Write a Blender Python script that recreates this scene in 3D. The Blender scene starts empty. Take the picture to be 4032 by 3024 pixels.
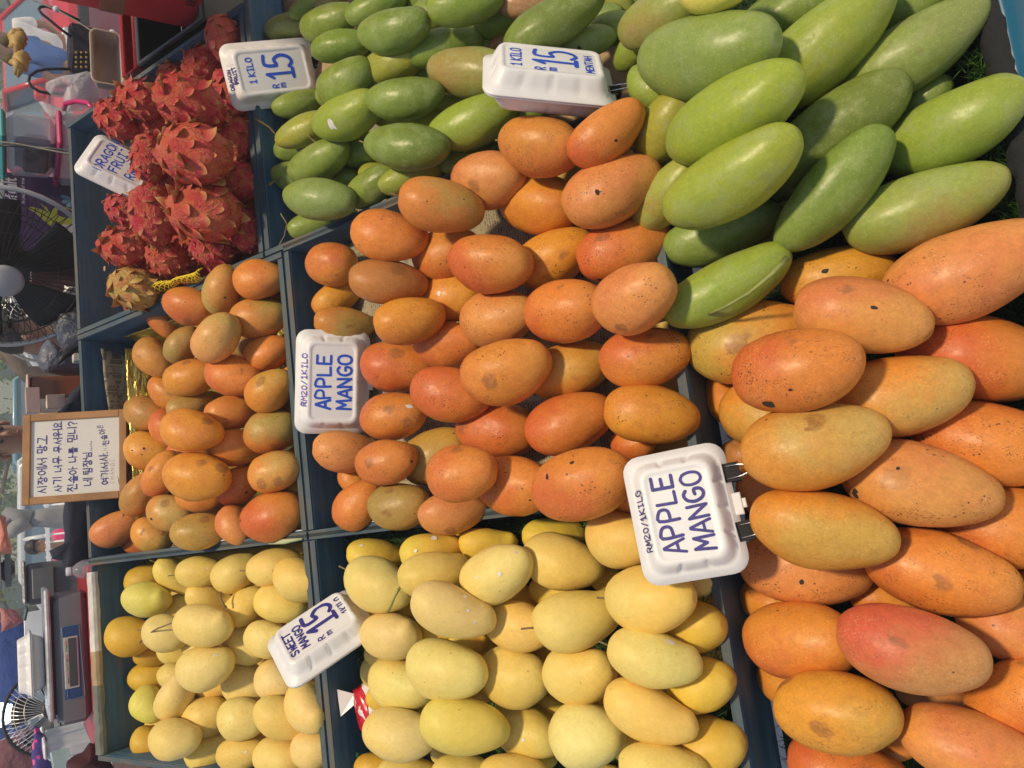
import bpy, bmesh, math, random
import numpy as np
from mathutils import Vector, Matrix, noise
R_ = math.radians
random.seed(7); rng = np.random.default_rng(7)
scene = bpy.context.scene
COL = scene.collection

# ------------------------------------------------------------------ camera, sky, sun, exposure
FPX, CX, CY = 3028.0, 2016.0, 1512.0            # focal length and centre in pixels of the 4032 x 3024 photograph
SLOPE = R_(24.0)                                # the stall's display slopes up away from the customer
HC = 1.05                                       # camera height above the plane of the crate rims (metres)
ORI = np.array([0, 0, 0.62])
def _cray(x, y): return np.array([x - CX, CY - y, -FPX])
_d1 = _cray(-2734, 2588); _d1 /= np.linalg.norm(_d1)      # away from the customer, up the slope
_d2 = _cray(-911, -16405); _d2 -= _d1 * (_d2 @ _d1); _d2 /= np.linalg.norm(_d2)
CAM2TAB = np.array([_d2, _d1, np.cross(_d2, _d1)])
c_, s_ = math.cos(SLOPE), math.sin(SLOPE)
TAB2W = np.array([[1, 0, 0], [0, c_, -s_], [0, s_, c_]])
CAM2W = TAB2W @ CAM2TAB
def t2w(p): return TAB2W @ np.asarray(p, float) + ORI
CAMPOS = t2w((0, 0, HC))
cam = bpy.data.cameras.new('camera'); camo = bpy.data.objects.new('camera', cam); COL.objects.link(camo)
cam.sensor_fit = 'HORIZONTAL'; cam.sensor_width = 36; cam.lens = 36 * FPX / 4032; cam.clip_start = .02; cam.clip_end = 3000
m4 = Matrix.Identity(4)
for i in range(3):
    for j in range(3): m4[i][j] = CAM2W[i][j]
    m4[i][3] = CAMPOS[i]
camo.matrix_world = m4
scene.camera = camo
SUNV = TAB2W @ np.array([0.24, 0.20, 0.95]); SUNV /= np.linalg.norm(SUNV)
world = bpy.data.worlds.new('World'); scene.world = world; world.use_nodes = True
nt = world.node_tree; nt.nodes.clear()
wo = nt.nodes.new('ShaderNodeOutputWorld'); bg = nt.nodes.new('ShaderNodeBackground'); sky = nt.nodes.new('ShaderNodeTexSky')
sky.sky_type = 'NISHITA'; sky.sun_disc = False
sky.sun_elevation = math.asin(SUNV[2]); sky.sun_rotation = math.atan2(SUNV[0], SUNV[1])
bg.inputs[1].default_value = 0.095
nt.links.new(sky.outputs[0], bg.inputs[0]); nt.links.new(bg.outputs[0], wo.inputs[0])
sl = bpy.data.lights.new('sun', 'SUN'); sl.energy = 3.35; sl.angle = R_(5.0); sl.color = (1, .81, .54)
so = bpy.data.objects.new('sun', sl); COL.objects.link(so)
so.rotation_euler = Vector(-SUNV).to_track_quat('-Z', 'Y').to_euler()
scene.view_settings.view_transform = 'Standard'; scene.view_settings.look = 'None'
scene.view_settings.exposure = 0.12; scene.view_settings.gamma = 1; scene.view_settings.use_curve_mapping = False
scene.cycles.max_bounces = 7; scene.cycles.caustics_reflective = False; scene.cycles.caustics_refractive = False

# ------------------------------------------------------------------ helpers
def tag(o, label=None, cat=None, group=None, kind=None):
    if label: o['label'] = label
    if cat: o['category'] = cat
    if group: o['group'] = group
    if kind: o['kind'] = kind
    return o
def empty(name, loc=(0, 0, 0), rot=None):
    o = bpy.data.objects.new(name, None); COL.objects.link(o); o.empty_display_size = .05
    o.location = loc
    if rot is not None: o.rotation_mode = 'QUATERNION'; o.rotation_quaternion = rot
    return o
def link(name, me, mat=None, parent=None):
    o = bpy.data.objects.new(name, me); COL.objects.link(o)
    if mat is not None and not me.materials: me.materials.append(mat)
    if parent is not None: o.parent = parent
    return o
def mesh(name, V, F, smooth=False):
    me = bpy.data.meshes.new(name); me.from_pydata([tuple(map(float, v)) for v in V], [], F); me.update()
    if smooth: me.polygons.foreach_set('use_smooth', [True] * len(me.polygons))
    return me
class MB:
    """collects shapes into one mesh"""
    def __init__(s): s.V = []; s.F = []; s.S = []
    def add(s, V, F, smooth=False):
        b = len(s.V); s.V += [tuple(v) for v in V]; s.F += [tuple(i + b for i in f) for f in F]; s.S += [smooth] * len(F); return s
    def box(s, lo, hi, bev=0):
        x0, y0, z0 = lo; x1, y1, z1 = hi
        if bev <= 0:
            V = [(x0,y0,z0),(x1,y0,z0),(x1,y1,z0),(x0,y1,z0),(x0,y0,z1),(x1,y0,z1),(x1,y1,z1),(x0,y1,z1)]
            return s.add(V, [(3,2,1,0),(4,5,6,7),(0,1,5,4),(1,2,6,5),(2,3,7,6),(3,0,4,7)])
        rings = [(z0, bev), (z0 + bev, 0), (z1 - bev, 0), (z1, bev)]; V = []; F = []; cu = bev * .6
        for z, i in rings:
            a0, a1, b0, b1 = x0 + i, x1 - i, y0 + i, y1 - i
            V += [(x, y, z) for (x, y) in ((a0, b0+cu), (a0+cu, b0), (a1-cu, b0), (a1, b0+cu), (a1, b1-cu), (a1-cu, b1), (a0+cu, b1), (a0, b1-cu))]
        for r in range(3):
            for k in range(8): F.append((r*8+k, r*8+(k+1) % 8, r*8+8+(k+1) % 8, r*8+8+k))
        F.append(tuple(range(7, -1, -1))); F.append(tuple(range(24, 32)))
        return s.add(V, F)
    def tube(s, pts, r, n=8, close=False, smooth=True, cap=True):
        pts = [Vector(p) for p in pts]; N = len(pts); V = []; F = []
        rr = r if hasattr(r, '__len__') else [r] * N
        pn = None
        for i, p in enumerate(pts):
            a = pts[(i-1) % N] if (i or close) else p; b = pts[(i+1) % N] if (i < N-1 or close) else p
            d = (b - a).normalized() if (b - a).length > 1e-9 else Vector((0, 0, 1))
            if pn is None:
                pn = d.orthogonal().normalized()
            pn = (pn - d * pn.dot(d)); pn = pn.normalized() if pn.length > 1e-6 else d.orthogonal().normalized()
            q = d.cross(pn)
            for k in range(n):
                t = 2 * math.pi * k / n; V.append(p + (pn * math.cos(t) + q * math.sin(t)) * rr[i])
        for i in range(N if close else N - 1):
            for k in range(n):
                j = (i + 1) % N; F.append((i*n+k, i*n+(k+1) % n, j*n+(k+1) % n, j*n+k))
        if not close and cap: F.append(tuple(range(n-1, -1, -1))); F.append(tuple((N-1)*n+k for k in range(n)))
        return s.add(V, F, smooth)
    def lathe(s, prof, n=24, c=(0, 0, 0), smooth=True, sx=1, sy=1):
        V = []; F = []
        for (r, z) in prof:
            for k in range(n):
                t = 2*math.pi*k/n; V.append((c[0]+r*sx*math.cos(t), c[1]+r*sy*math.sin(t), c[2]+z))
        for i in range(len(prof)-1):
            for k in range(n): F.append((i*n+k, i*n+(k+1) % n, (i+1)*n+(k+1) % n, (i+1)*n+k))
        F.append(tuple(range(n-1, -1, -1))); F.append(tuple((len(prof)-1)*n+k for k in range(n)))
        return s.add(V, F, smooth)
    def poly(s, pts, th=.002, ax=2):
        """flat outline (x,y) extruded by th along z"""
        n = len(pts); V = [(p[0], p[1], 0) for p in pts] + [(p[0], p[1], th) for p in pts]
        F = [tuple(range(n-1, -1, -1)), tuple(range(n, 2*n))] + [(i, (i+1) % n, n+(i+1) % n, n+i) for i in range(n)]
        return s.add(V, F)
    def xf(s, f): s.V = [tuple(f(v)) for v in s.V]; return s
    def build(s, name, mat, parent=None, world=False):
        me = mesh(name, s.V, s.F); me.polygons.foreach_set('use_smooth', s.S)
        return link(name, me, mat, parent)
def basis_quat(ex, ey, ez):
    m = Matrix(((ex[0], ey[0], ez[0]), (ex[1], ey[1], ez[1]), (ex[2], ey[2], ez[2]))); return m.to_quaternion()
TABQ = basis_quat(TAB2W[:, 0], TAB2W[:, 1], TAB2W[:, 2])
def tabempty(name): return empty(name, ORI, TABQ)         # an empty whose local axes are the display's own
def at(x, y, Y):
    """point where the line of sight through photo pixel (x,y) meets the upright plane world y = Y"""
    r = CAM2W @ _cray(x, y); t = (Y - CAMPOS[1]) / r[1]; return CAMPOS + r * t
def attab(x, y, z):
    r = CAM2TAB @ _cray(x, y); t = (z - HC) / r[2]; q = r * t + np.array([0, 0, HC]); return q

# ------------------------------------------------------------------ materials
def newmat(name):
    m = bpy.data.materials.new(name); m.use_nodes = True; nt = m.node_tree
    return m, nt, nt.nodes['Principled BSDF']
class G:
    """tiny node-graph helper"""
    def __init__(s, nt): s.nt = nt
    def n(s, t, **k):
        nd = s.nt.nodes.new(t)
        for a, b in k.items(): setattr(nd, a, b)
        return nd
    def L(s, a, b): s.nt.links.new(a, b)
    def val(s, nd, i, v):
        if hasattr(v, 'is_linked') or hasattr(v, 'links'): s.L(v, nd.inputs[i])
        else: nd.inputs[i].default_value = v
    def coord(s, which='Object'): return s.n('ShaderNodeTexCoord').outputs[which]
    def mapping(s, v, scale=(1, 1, 1), loc=(0, 0, 0), rot=(0, 0, 0)):
        m = s.n('ShaderNodeMapping'); s.L(v, m.inputs[0]); m.inputs['Scale'].default_value = scale; m.inputs['Rotation'].default_value = rot
        s.val(m, 'Location', loc); return m.outputs[0]
    def noise(s, v, scale, detail=3, rough=.5, dist=0):
        n = s.n('ShaderNodeTexNoise'); s.L(v, n.inputs['Vector']); n.inputs['Scale'].default_value = scale; n.inputs['Detail'].default_value = detail
        n.inputs['Roughness'].default_value = rough; n.inputs['Distortion'].default_value = dist; return n.outputs['Fac']
    def voro(s, v, scale, feat='F1', rnd=1):
        n = s.n('ShaderNodeTexVoronoi', feature=feat); s.L(v, n.inputs['Vector']); n.inputs['Scale'].default_value = scale; n.inputs['Randomness'].default_value = rnd
        return n.outputs
    def ramp(s, f, a, b, lo=0., hi=1.):
        n = s.n('ShaderNodeMapRange'); n.interpolation_type = 'SMOOTHSTEP'; s.L(f, n.inputs[0])
        for i, v in ((1, a), (2, b), (3, lo), (4, hi)): n.inputs[i].default_value = v
        return n.outputs[0]
    def m(s, op, a, b=0., c=None):
        n = s.n('ShaderNodeMath', operation=op); s.val(n, 0, a); s.val(n, 1, b)
        if c is not None: s.val(n, 2, c)
        return n.outputs[0]
    def mix(s, f, a, b, mode='MIX'):
        n = s.n('ShaderNodeMix', data_type='RGBA', blend_type=mode); s.val(n, 0, f)
        for i, v in ((6, a), (7, b)):
            if isinstance(v, tuple): n.inputs[i].default_value = (*v[:3], 1)
            else: s.L(v, n.inputs[i])
        return n.outputs[2]
    def bump(s, h, strength=.3, dist=.002):
        n = s.n('ShaderNodeBump'); n.inputs['Strength'].default_value = strength; n.inputs['Distance'].default_value = dist; s.L(h, n.inputs['Height']); return n.outputs[0]
    def sep(s, v): n = s.n('ShaderNodeSeparateXYZ'); s.L(v, n.inputs[0]); return n.outputs
    def attr(s, name): n = s.n('ShaderNodeAttribute', attribute_type='OBJECT', attribute_name=name); return n.outputs
    def n_rgb(s, f): n = s.n('ShaderNodeCombineXYZ'); [s.L(f, n.inputs[i]) for i in range(3)]; return n.outputs[0]
    def n_add(s, v, f, k): n = s.n('ShaderNodeVectorMath', operation='ADD'); s.L(v, n.inputs[0]); s.L(s.n_rgb(s.m('MULTIPLY', f, k)), n.inputs[1]); return n.outputs[0]
    def obj(s): return s.n('ShaderNodeObjectInfo').outputs
def simple(name, col, rough=.5, metal=0, var=.12, scale=8, bump=0, spec=.5, coat=0, bdist=.002, trans=0, alpha=1, emis=None, es=0):
    m, nt, p = newmat(name); g = G(nt)
    v = g.coord(); n = g.noise(v, scale, 5, .6)
    f = g.ramp(n, .3, .7)
    c = g.mix(f, tuple(x * (1 - var) for x in col), tuple(min(1, x * (1 + var)) for x in col))
    g.L(c, p.inputs['Base Color']); p.inputs['Metallic'].default_value = metal
    g.L(g.ramp(n, .2, .8, rough * .85, min(1, rough * 1.15)), p.inputs['Roughness'])
    p.inputs['Specular IOR Level'].default_value = spec; p.inputs['Coat Weight'].default_value = coat
    p.inputs['Transmission Weight'].default_value = trans; p.inputs['Alpha'].default_value = alpha
    if emis: p.inputs['Emission Color'].default_value = (*emis, 1); p.inputs['Emission Strength'].default_value = es
    if bump: g.L(g.bump(g.noise(v, scale * 4, 4, .6), bump, bdist), p.inputs['Normal'])
    return m
def skin(kind):
    m, nt, p = newmat('skin_' + kind); g = G(nt)
    oi = g.obj(); rnd = oi['Random']; base = oi['Color']
    off = g.n('ShaderNodeCombineXYZ'); g.L(g.m('MULTIPLY', rnd, 37.), off.inputs[0]); g.L(g.m('MULTIPLY', rnd, 91.), off.inputs[1]); g.L(g.m('MULTIPLY', rnd, 13.), off.inputs[2])
    oc = g.coord(); sx = 1.9 if kind == 'green' else 1.4
    v = g.mapping(oc, (sx, 1, 1), off.outputs[0])
    x = g.sep(oc)[0]
    bl = g.attr('blush')['Color']; spk = g.attr('speck')['Fac']; bx = g.attr('blush_at')['Vector']
    # blush: one flank / one end of the fruit
    dt = g.n('ShaderNodeVectorMath', operation='DOT_PRODUCT'); g.L(oc, dt.inputs[0]); g.L(bx, dt.inputs[1])
    nz = g.noise(v, .9, 4, .6)
    f = g.ramp(g.m('ADD', dt.outputs['Value'], g.m('MULTIPLY', g.m('SUBTRACT', nz, .5), 2.2)), -.25, 1.0)
    c = g.mix(f, base, bl)
    mot = g.noise(v, 4.5, 6, .65)                       # soft mottling
    c = g.mix(g.ramp(mot, .35, .7, 0, .32 if kind != 'yellow' else .16), c, g.mix(1., c, (.62, .55, .5) if kind != 'green' else (.7, .85, .75), 'MULTIPLY'))
    if kind == 'apple':
        c = g.mix(g.m('MULTIPLY', g.ramp(x, .25, 1.05), g.ramp(g.m('FRACT', g.m('MULTIPLY', rnd, 7.3)), .6, 1., 0, .32)), c, (.54, .38, .10))   # paler, greener tip
        d = g.voro(v, 17)['Distance']
        c = g.mix(g.m('MULTIPLY', g.ramp(d, .16, .32, 1, 0), g.ramp(g.noise(v, 1.3, 2), .42, .60, 0, .38)), c, (.80, .50, .24))     # pale lenticels
        sm = g.m('MINIMUM', spk, 1.)
        vd = g.voro(v, 10.5)['Distance']; ms = g.ramp(g.noise(v, 1.5, 3, .6), .55, .64)
        k = g.m('MULTIPLY', g.m('MULTIPLY', g.ramp(vd, .17, .32, 1, 0), ms), sm)
        c = g.mix(g.m('MULTIPLY', k, .9), c, (.09, .045, .025))
        vd = g.voro(g.mapping(v, (1, 1, 1), (7, 3, 1)), 19)['Distance']
        k = g.m('MULTIPLY', g.m('MULTIPLY', g.ramp(vd, .20, .38, 1, 0), g.ramp(g.noise(v, 2.3, 3, .6), .52, .64)), sm)
        c = g.mix(g.m('MULTIPLY', k, .75), c, (.15, .065, .03))
        vb = g.voro(v, 1.9); k = g.m('MULTIPLY', g.ramp(g.m('ADD', vb['Distance'], g.m('MULTIPLY', g.noise(v, 9, 3), .06)), .08, .11, 1, 0), g.ramp(g.sep(vb['Color'])[0], .50, .55))
        c = g.mix(g.m('MULTIPLY', k, .85), c, (.05, .035, .03))
        bz = g.voro(g.mapping(g.n_add(v, g.noise(v, 3, 4), .5), (1, 1, 1), (4, 9, 2)), .8)
        bru = g.m('MULTIPLY', g.ramp(bz['Distance'], .16, .24, 1, 0), g.ramp(g.sep(bz['Color'])[1], .45, .5)); c = g.mix(g.m('MULTIPLY', bru, g.ramp(g.noise(v, 6, 5, .7), .3, .6, .25, .7)), c, (.26, .11, .04))
        br = g.ramp(g.noise(v, 3.2, 7, .75), .56, .76, 0, .6)
        c = g.mix(g.m('MULTIPLY', br, g.ramp(spk, 0, 1.2, .35, 1)), c, (.28, .11, .035))
        fine = g.ramp(g.noise(v, 14, 5, .7), .35, .7, .92, 1.08)
        c = g.mix(1., c, g.n_rgb(fine), 'MULTIPLY')
        g.L(g.ramp(mot, .3, .7, .36, .52), p.inputs['Roughness'])
    elif kind == 'yellow':
        br = g.ramp(g.noise(v, 2.0, 5, .7), .62, .80, 0, .5)
        c = g.mix(g.m('MULTIPLY', br, spk), c, (.30, .14, .03))
        vb = g.voro(v, 3.2); k = g.m('MULTIPLY', g.ramp(vb['Distance'], .06, .11, 1, 0), g.ramp(g.sep(vb['Color'])[0], .72, .75))
        c = g.mix(g.m('MULTIPLY', k, .7), c, (.22, .12, .04))
        ends = g.ramp(x, .55, 1.0, 0, .35); c = g.mix(ends, c, (.70, .60, .15))
        sc2 = g.ramp(g.noise(g.mapping(v, (1.6, 4, 4)), 2.2, 6, .75), .58, .70, 0, .45); c = g.mix(sc2, c, (.50, .34, .08))
        c = g.mix(1., c, g.n_rgb(g.ramp(g.noise(v, 9, 5, .7), .35, .7, .93, 1.06)), 'MULTIPLY')
        g.L(g.ramp(mot, .3, .7, .46, .60), p.inputs['Roughness'])
    else:
        bloom = g.ramp(g.noise(v, 1.5, 6, .75), .48, .62, 0, .38)
        c = g.mix(bloom, c, (.31, .37, .15))
        sc = g.ramp(g.noise(v, 2.6, 5, .7), .60, .72, 0, .6)
        c = g.mix(g.m('MULTIPLY', sc, .8), c, (.25, .28, .04))
        d = g.voro(v, 14)['Distance']; c = g.mix(g.m('MULTIPLY', g.ramp(d, .12, .26, 1, 0), .4), c, (.50, .55, .20))
        br = g.ramp(g.m('ADD', g.noise(v, 2.2, 6, .7), g.m('MULTIPLY', spk, .08)), .64, .80, 0, .6); c = g.mix(br, c, (.24, .17, .06))
        c = g.mix(1., c, g.n_rgb(g.ramp(g.noise(v, 8, 6, .75), .35, .7, .91, 1.08)), 'MULTIPLY')
        g.L(g.ramp(bloom, 0, .45, .36, .56), p.inputs['Roughness'])
    g.L(c, p.inputs['Base Color']); p.inputs['Specular IOR Level'].default_value = .36
    p.inputs['Subsurface Weight'].default_value = .0
    h = g.m('ADD', g.m('MULTIPLY', g.noise(v, 2.0, 2), 1.0), g.m('MULTIPLY', g.noise(v, 45, 2, .6), .03))
    g.L(g.bump(h, .22, .006), p.inputs['Normal'])
    return m
SKIN = {k: skin(k) for k in ('apple', 'yellow', 'green')}
def m_dragon():
    m, nt, p = newmat('dragon_skin'); g = G(nt); oi = g.obj(); v = g.mapping(g.coord(), (1, 1, 1))
    off = g.n('ShaderNodeCombineXYZ'); g.L(g.m('MULTIPLY', oi['Random'], 57.), off.inputs[0]); v = g.mapping(g.coord(), (1, 1, 1), off.outputs[0])
    n1 = g.noise(v, 2.4, 5, .65); c = g.mix(g.ramp(n1, .40, .60, 0, .7), oi['Color'], (.56, .15, .05))
    c = g.mix(g.ramp(g.noise(v, 3.1, 6, .7), .57, .7, 0, .7), c, (.36, .25, .09))
    c = g.mix(g.ramp(g.noise(v, 9, 5, .7), .62, .75, 0, .6), c, (.12, .08, .04))
    g.L(c, p.inputs['Base Color']); p.inputs['Roughness'].default_value = .45
    g.L(g.bump(g.noise(v, 9, 6, .6), .5, .04), p.inputs['Normal']); return m
def m_bract():
    m, nt, p = newmat('dragon_bract'); g = G(nt); oi = g.obj(); oc = g.coord(); x = g.sep(oc)[0]
    v = g.mapping(oc, (1.3, 1, 1)); n1 = g.noise(v, 3, 5, .7)
    t = g.m('ADD', x, g.m('MULTIPLY', g.m('SUBTRACT', n1, .5), .9))
    c = g.mix(g.ramp(t, .28, .95, 0, 1), oi['Color'], g.attr('tip')['Color'])
    c = g.mix(g.ramp(g.noise(g.mapping(oc, (1, 1, 1), (3, 1, 5)), 2.2, 5, .7), .5, .66, 0, .45), c, (.54, .17, .05)); c = g.mix(g.ramp(t, .85, 1.12, 0, .9), c, (.50, .42, .22))
    c = g.mix(g.ramp(g.noise(g.mapping(oc, (2, 14, 14)), 3, 3), .5, .75, 0, .35), c, (.30, .05, .03))
    g.L(c, p.inputs['Base Color']); p.inputs['Roughness'].default_value = .42
    g.L(g.bump(g.noise(g.mapping(oc, (2, 12, 12)), 3, 3), .3, .05), p.inputs['Normal']); return m
def m_paint(name, col, bare=(.17, .12, .07), axis=0, wear=.5, scale=1.0):
    """old brushed paint on a board whose grain runs along the given axis"""
    m, nt, p = newmat(name); g = G(nt); oc = g.coord()
    st = [18 * scale] * 3; st[axis] = 1.4 * scale; v = g.mapping(oc, tuple(st))
    gr = g.noise(v, 3.0, 6, .65); big = g.noise(g.mapping(oc, (5, 5, 5)), 1.1, 5, .7)
    oi = g.obj(); br = g.ramp(oi['Random'], 0, 1, .8, 1.15)
    c = g.mix(g.ramp(gr, .35, .7), tuple(x * .72 for x in col), tuple(x * 1.35 for x in col))
    c = g.mix(g.ramp(big, .4, .7, 0, .5), c, (col[0] * 1.5 + .02, col[1] * 1.35 + .02, col[2] * .95 + .01))
    wr = g.ramp(g.m('ADD', g.m('MULTIPLY', gr, .6), g.m('MULTIPLY', big, .5)), .62 - .12 * wear, .74 - .08 * wear, 0, .85)
    c = g.mix(wr, c, bare)
    sc = g.ramp(g.noise(g.mapping(oc, (40, 40, 40)), 1.3, 4, .7), .66, .74, 0, .6); c = g.mix(sc, c, (.04, .035, .03))
    g.L(c, p.inputs['Base Color']); g.L(g.ramp(gr, .3, .7, .55, .8), p.inputs['Roughness'])
    g.L(g.bump(gr, .5, .003), p.inputs['Normal']); return m
BLUE = (.045, .13, .235)
M = {}
M['blue_x'] = m_paint('blue_board_long', BLUE, axis=0); M['blue_y'] = m_paint('blue_board_deep', BLUE, axis=1)
M['rim_x'] = m_paint('worn_rim_long', (.05, .085, .11), (.13, .10, .07), 0, .8); M['rim_y'] = m_paint('worn_rim_deep', (.05, .085, .11), (.13, .10, .07), 1, .8)
M['plank'] = m_paint('crate_floor_wood', (.20, .14, .08), (.10, .07, .04), 1, .6)
M['dragon'] = m_dragon(); M['bract'] = m_bract()
M['stem'] = simple('stem', (.20, .15, .06), .7, var=.4, scale=60, bump=.4)
M['stemg'] = simple('green_stem', (.22, .26, .07), .6, var=.3, scale=40, bump=.3)
def m_foam():
    m, nt, p = newmat('foam'); g = G(nt); v = g.coord(); g.L(g.mix(g.ramp(g.noise(v, 60, 3), .4, .7, 0, .3), (.80, .80, .80), (.74, .74, .75)), p.inputs['Base Color'])
    p.inputs['Roughness'].default_value = .38; p.inputs['Subsurface Weight'].default_value = .15; p.inputs['Subsurface Radius'].default_value = (.01, .01, .01)
    h = g.voro(v, 700)['Distance']; g.L(g.bump(h, .12, .0006), p.inputs['Normal']); return m
M['foam'] = m_foam()
M['ink'] = simple('blue_marker', (.02, .09, .60), .5, var=.25, scale=200); M['ink2'] = simple('purple_marker', (.035, .03, .22), .5, var=.35, scale=200)
M['inkp'] = simple('violet_marker', (.16, .10, .42), .5, var=.25, scale=200)
M['faint'] = simple('faded_marker', (.50, .50, .48), .7, var=.2, scale=200)
M['clip'] = simple('black_clip', (.010, .010, .012), .6, var=.2, spec=.2); M['wire'] = simple('steel_wire', (.75, .75, .75), .25, 1, .05)
def m_news():
    m, nt, p = newmat('newsprint'); g = G(nt); oc = g.coord(); s = g.sep(oc); x, y = s[0], s[1]
    rows = g.m('FRACT', g.m('MULTIPLY', y, 190)); cols = g.m('FRACT', g.m('MULTIPLY', x, 19))
    letters = g.noise(g.mapping(oc, (300, 190, 1)), 1.0, 2, .6)
    blk = g.noise(g.mapping(oc, (14, 22, 1)), 1, 2, .5)
    txt = g.m('MULTIPLY', g.m('MULTIPLY', g.m('GREATER_THAN', rows, .42), g.m('GREATER_THAN', cols, .09)), g.ramp(letters, .42, .55))
    txt = g.m('MULTIPLY', txt, g.ramp(blk, .38, .42))
    big = g.m('MULTIPLY', g.m('GREATER_THAN', g.m('FRACT', g.m('MULTIPLY', y, 34)), .55), g.ramp(g.noise(g.mapping(oc, (95, 34, 1)), 1, 1), .47, .52))
    txt = g.m('MAXIMUM', g.m('MULTIPLY', txt, .95), g.m('MULTIPLY', g.m('MULTIPLY', big, g.ramp(blk, .36, .32)), .9))
    pic = g.m('MULTIPLY', g.ramp(g.noise(g.mapping(oc, (7, 5, 1)), 1, 0), .66, .67), .7)
    c = g.mix(g.ramp(g.noise(oc, 9, 4), .3, .7), (.32, .27, .17), (.42, .36, .24))
    c = g.mix(g.m('MULTIPLY', txt, .78), c, (.05, .045, .04)); c = g.mix(pic, c, g.mix(g.noise(g.mapping(oc, (60, 60, 1)), 1, 3), (.1, .09, .07), (.5, .45, .33)))
    g.L(c, p.inputs['Base Color']); p.inputs['Roughness'].default_value = .85
    g.L(g.bump(g.noise(oc, 30, 4), .4, .004), p.inputs['Normal']); return m
M['news'] = m_news()
M['card'] = simple('cardboard', (.42, .29, .16), .85, var=.15, scale=14, bump=.2)
M['cardy'] = simple('yellow_card', (.62, .42, .10), .7, var=.12, scale=10, bump=.1)
def m_foil():
    m, nt, p = newmat('gold_foil'); g = G(nt); v = g.coord()
    g.L(g.mix(g.noise(v, 12, 4), (.42, .33, .06), (.62, .50, .14)), p.inputs['Base Color']); p.inputs['Metallic'].default_value = .85; p.inputs['Roughness'].default_value = .28
    g.L(g.bump(g.noise(g.mapping(v, (3, 3, 14)), 3, 4, .6, 1.), .7, .02), p.inputs['Normal']); return m
M['foil'] = m_foil()
def m_grass():
    m, nt, p = newmat('fake_grass'); g = G(nt); v = g.coord()
    c = g.mix(g.ramp(g.noise(v, 40, 3), .35, .65), (.012, .045, .006), (.05, .13, .015)); c = g.mix(g.ramp(g.noise(v, 260, 2), .6, .75, 0, .6), c, (.16, .20, .03))
    g.L(c, p.inputs['Base Color']); p.inputs['Roughness'].default_value = .5; return m
M['grass'] = m_grass(); M['mat'] = simple('grass_backing', (.012, .03, .008), .9, var=.3, scale=80, bump=.4)
# ------------------------------------------------------------------ fruit: shapes
def mango_mesh(kind, seed):
    r = random.Random(seed * 31 + len(kind)); nu, nv = 30, 22
    if kind == 'apple': taper, bend, flat, pw, beak = .09 + r.uniform(-.06, .08), .07 + r.uniform(-.04, .05), .93, .87, r.choice([0, 0, .05])
    elif kind == 'yellow': taper, bend, flat, pw, beak = .15 + r.uniform(-.07, .06), .09 + r.uniform(-.04, .05), .91, .93, r.choice([0, .10, .18])
    else: taper, bend, flat, pw, beak = .06 + r.uniform(-.12, .1), .10 + r.uniform(-.05, .08), .93, .92, .03
    V = [(-.985, 0, 0)]; F = []
    ph = r.uniform(0, 50)
    for i in range(1, nu):
        a = math.pi * i / nu; x = -math.cos(a); rad = math.sin(a) ** pw
        rad *= 1 - taper * x - .04 * x * x
        rad *= 1 / (1 + abs(taper) * .18)
        for k in range(nv):
            t = 2 * math.pi * k / nv; y = math.cos(t) * rad; z = math.sin(t) * rad * flat
            yy = y + bend * (x * x - .45)
            zz = z
            if beak: 
                w = math.exp(-((x - .80) / .20) ** 2) * max(0, math.cos(t)) ; yy += beak * w
            q = noise.noise(Vector((x * 1.1 + ph, y * 1.3, z * 1.3))) * .075 + noise.noise(Vector((x * 2.6 + ph, y * 3, z * 3 + 9))) * .022
            V.append((x * (1 + q * .3), yy * (1 + q), zz * (1 + q)))
    V.append((.985, bend * .55 + beak * .5, 0))
    # stem dimple
    for i in range(1, nu - 1):
        for k in range(nv):
            a = 1 + (i-1) * nv + k; b = 1 + (i-1) * nv + (k+1) % nv; F.append((a, b, b + nv, a + nv))
    for k in range(nv): F.append((0, 1 + (k+1) % nv, 1 + k)); b = 1 + (nu-2) * nv; F.append((b + k, b + (k+1) % nv, len(V) - 1))
    V = [(v[0] + (.07 * math.exp(-(v[1]**2 + v[2]**2) / .012) if v[0] < -.8 else 0), v[1], v[2]) for v in V]
    return mesh(kind + '_mango', V, F, True)
MESH = {k: [mango_mesh(k, s) for s in range(8)] for k in ('apple', 'yellow', 'green')}
for k in MESH:
    for me in MESH[k]: me.materials.append(SKIN[k])
def dragon_mesh(seed):
    nu, nv = 30, 30; V = [(-1, 0, 0)]; F = []
    for i in range(1, nu):
        a = math.pi * i / nu; x = -math.cos(a)
        for k in range(nv):
            t = 2 * math.pi * k / nv; y = math.cos(t) * math.sin(a); z = math.sin(t) * math.sin(a)
            q = 1 + .09 * noise.noise(Vector((x * 2.2 + seed * 7, y * 2.2, z * 2.2))) + .07 * noise.noise(Vector((x * 5 + seed * 7, y * 5, z * 5)))
            V.append((x * q * .96, y * q * .94, z * q * .94))
    V.append((1, 0, 0))
    for i in range(1, nu - 1):
        for k in range(nv):
            a = 1 + (i-1) * nv + k; b = 1 + (i-1) * nv + (k+1) % nv; F.append((a, b, b + nv, a + nv))
    for k in range(nv): F.append((0, 1 + (k+1) % nv, 1 + k)); b = 1 + (nu-2) * nv; F.append((b + k, b + (k+1) % nv, len(V) - 1))
    me = mesh('dragon_body', V, F, True); me.materials.append(M['dragon']); return me
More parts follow.
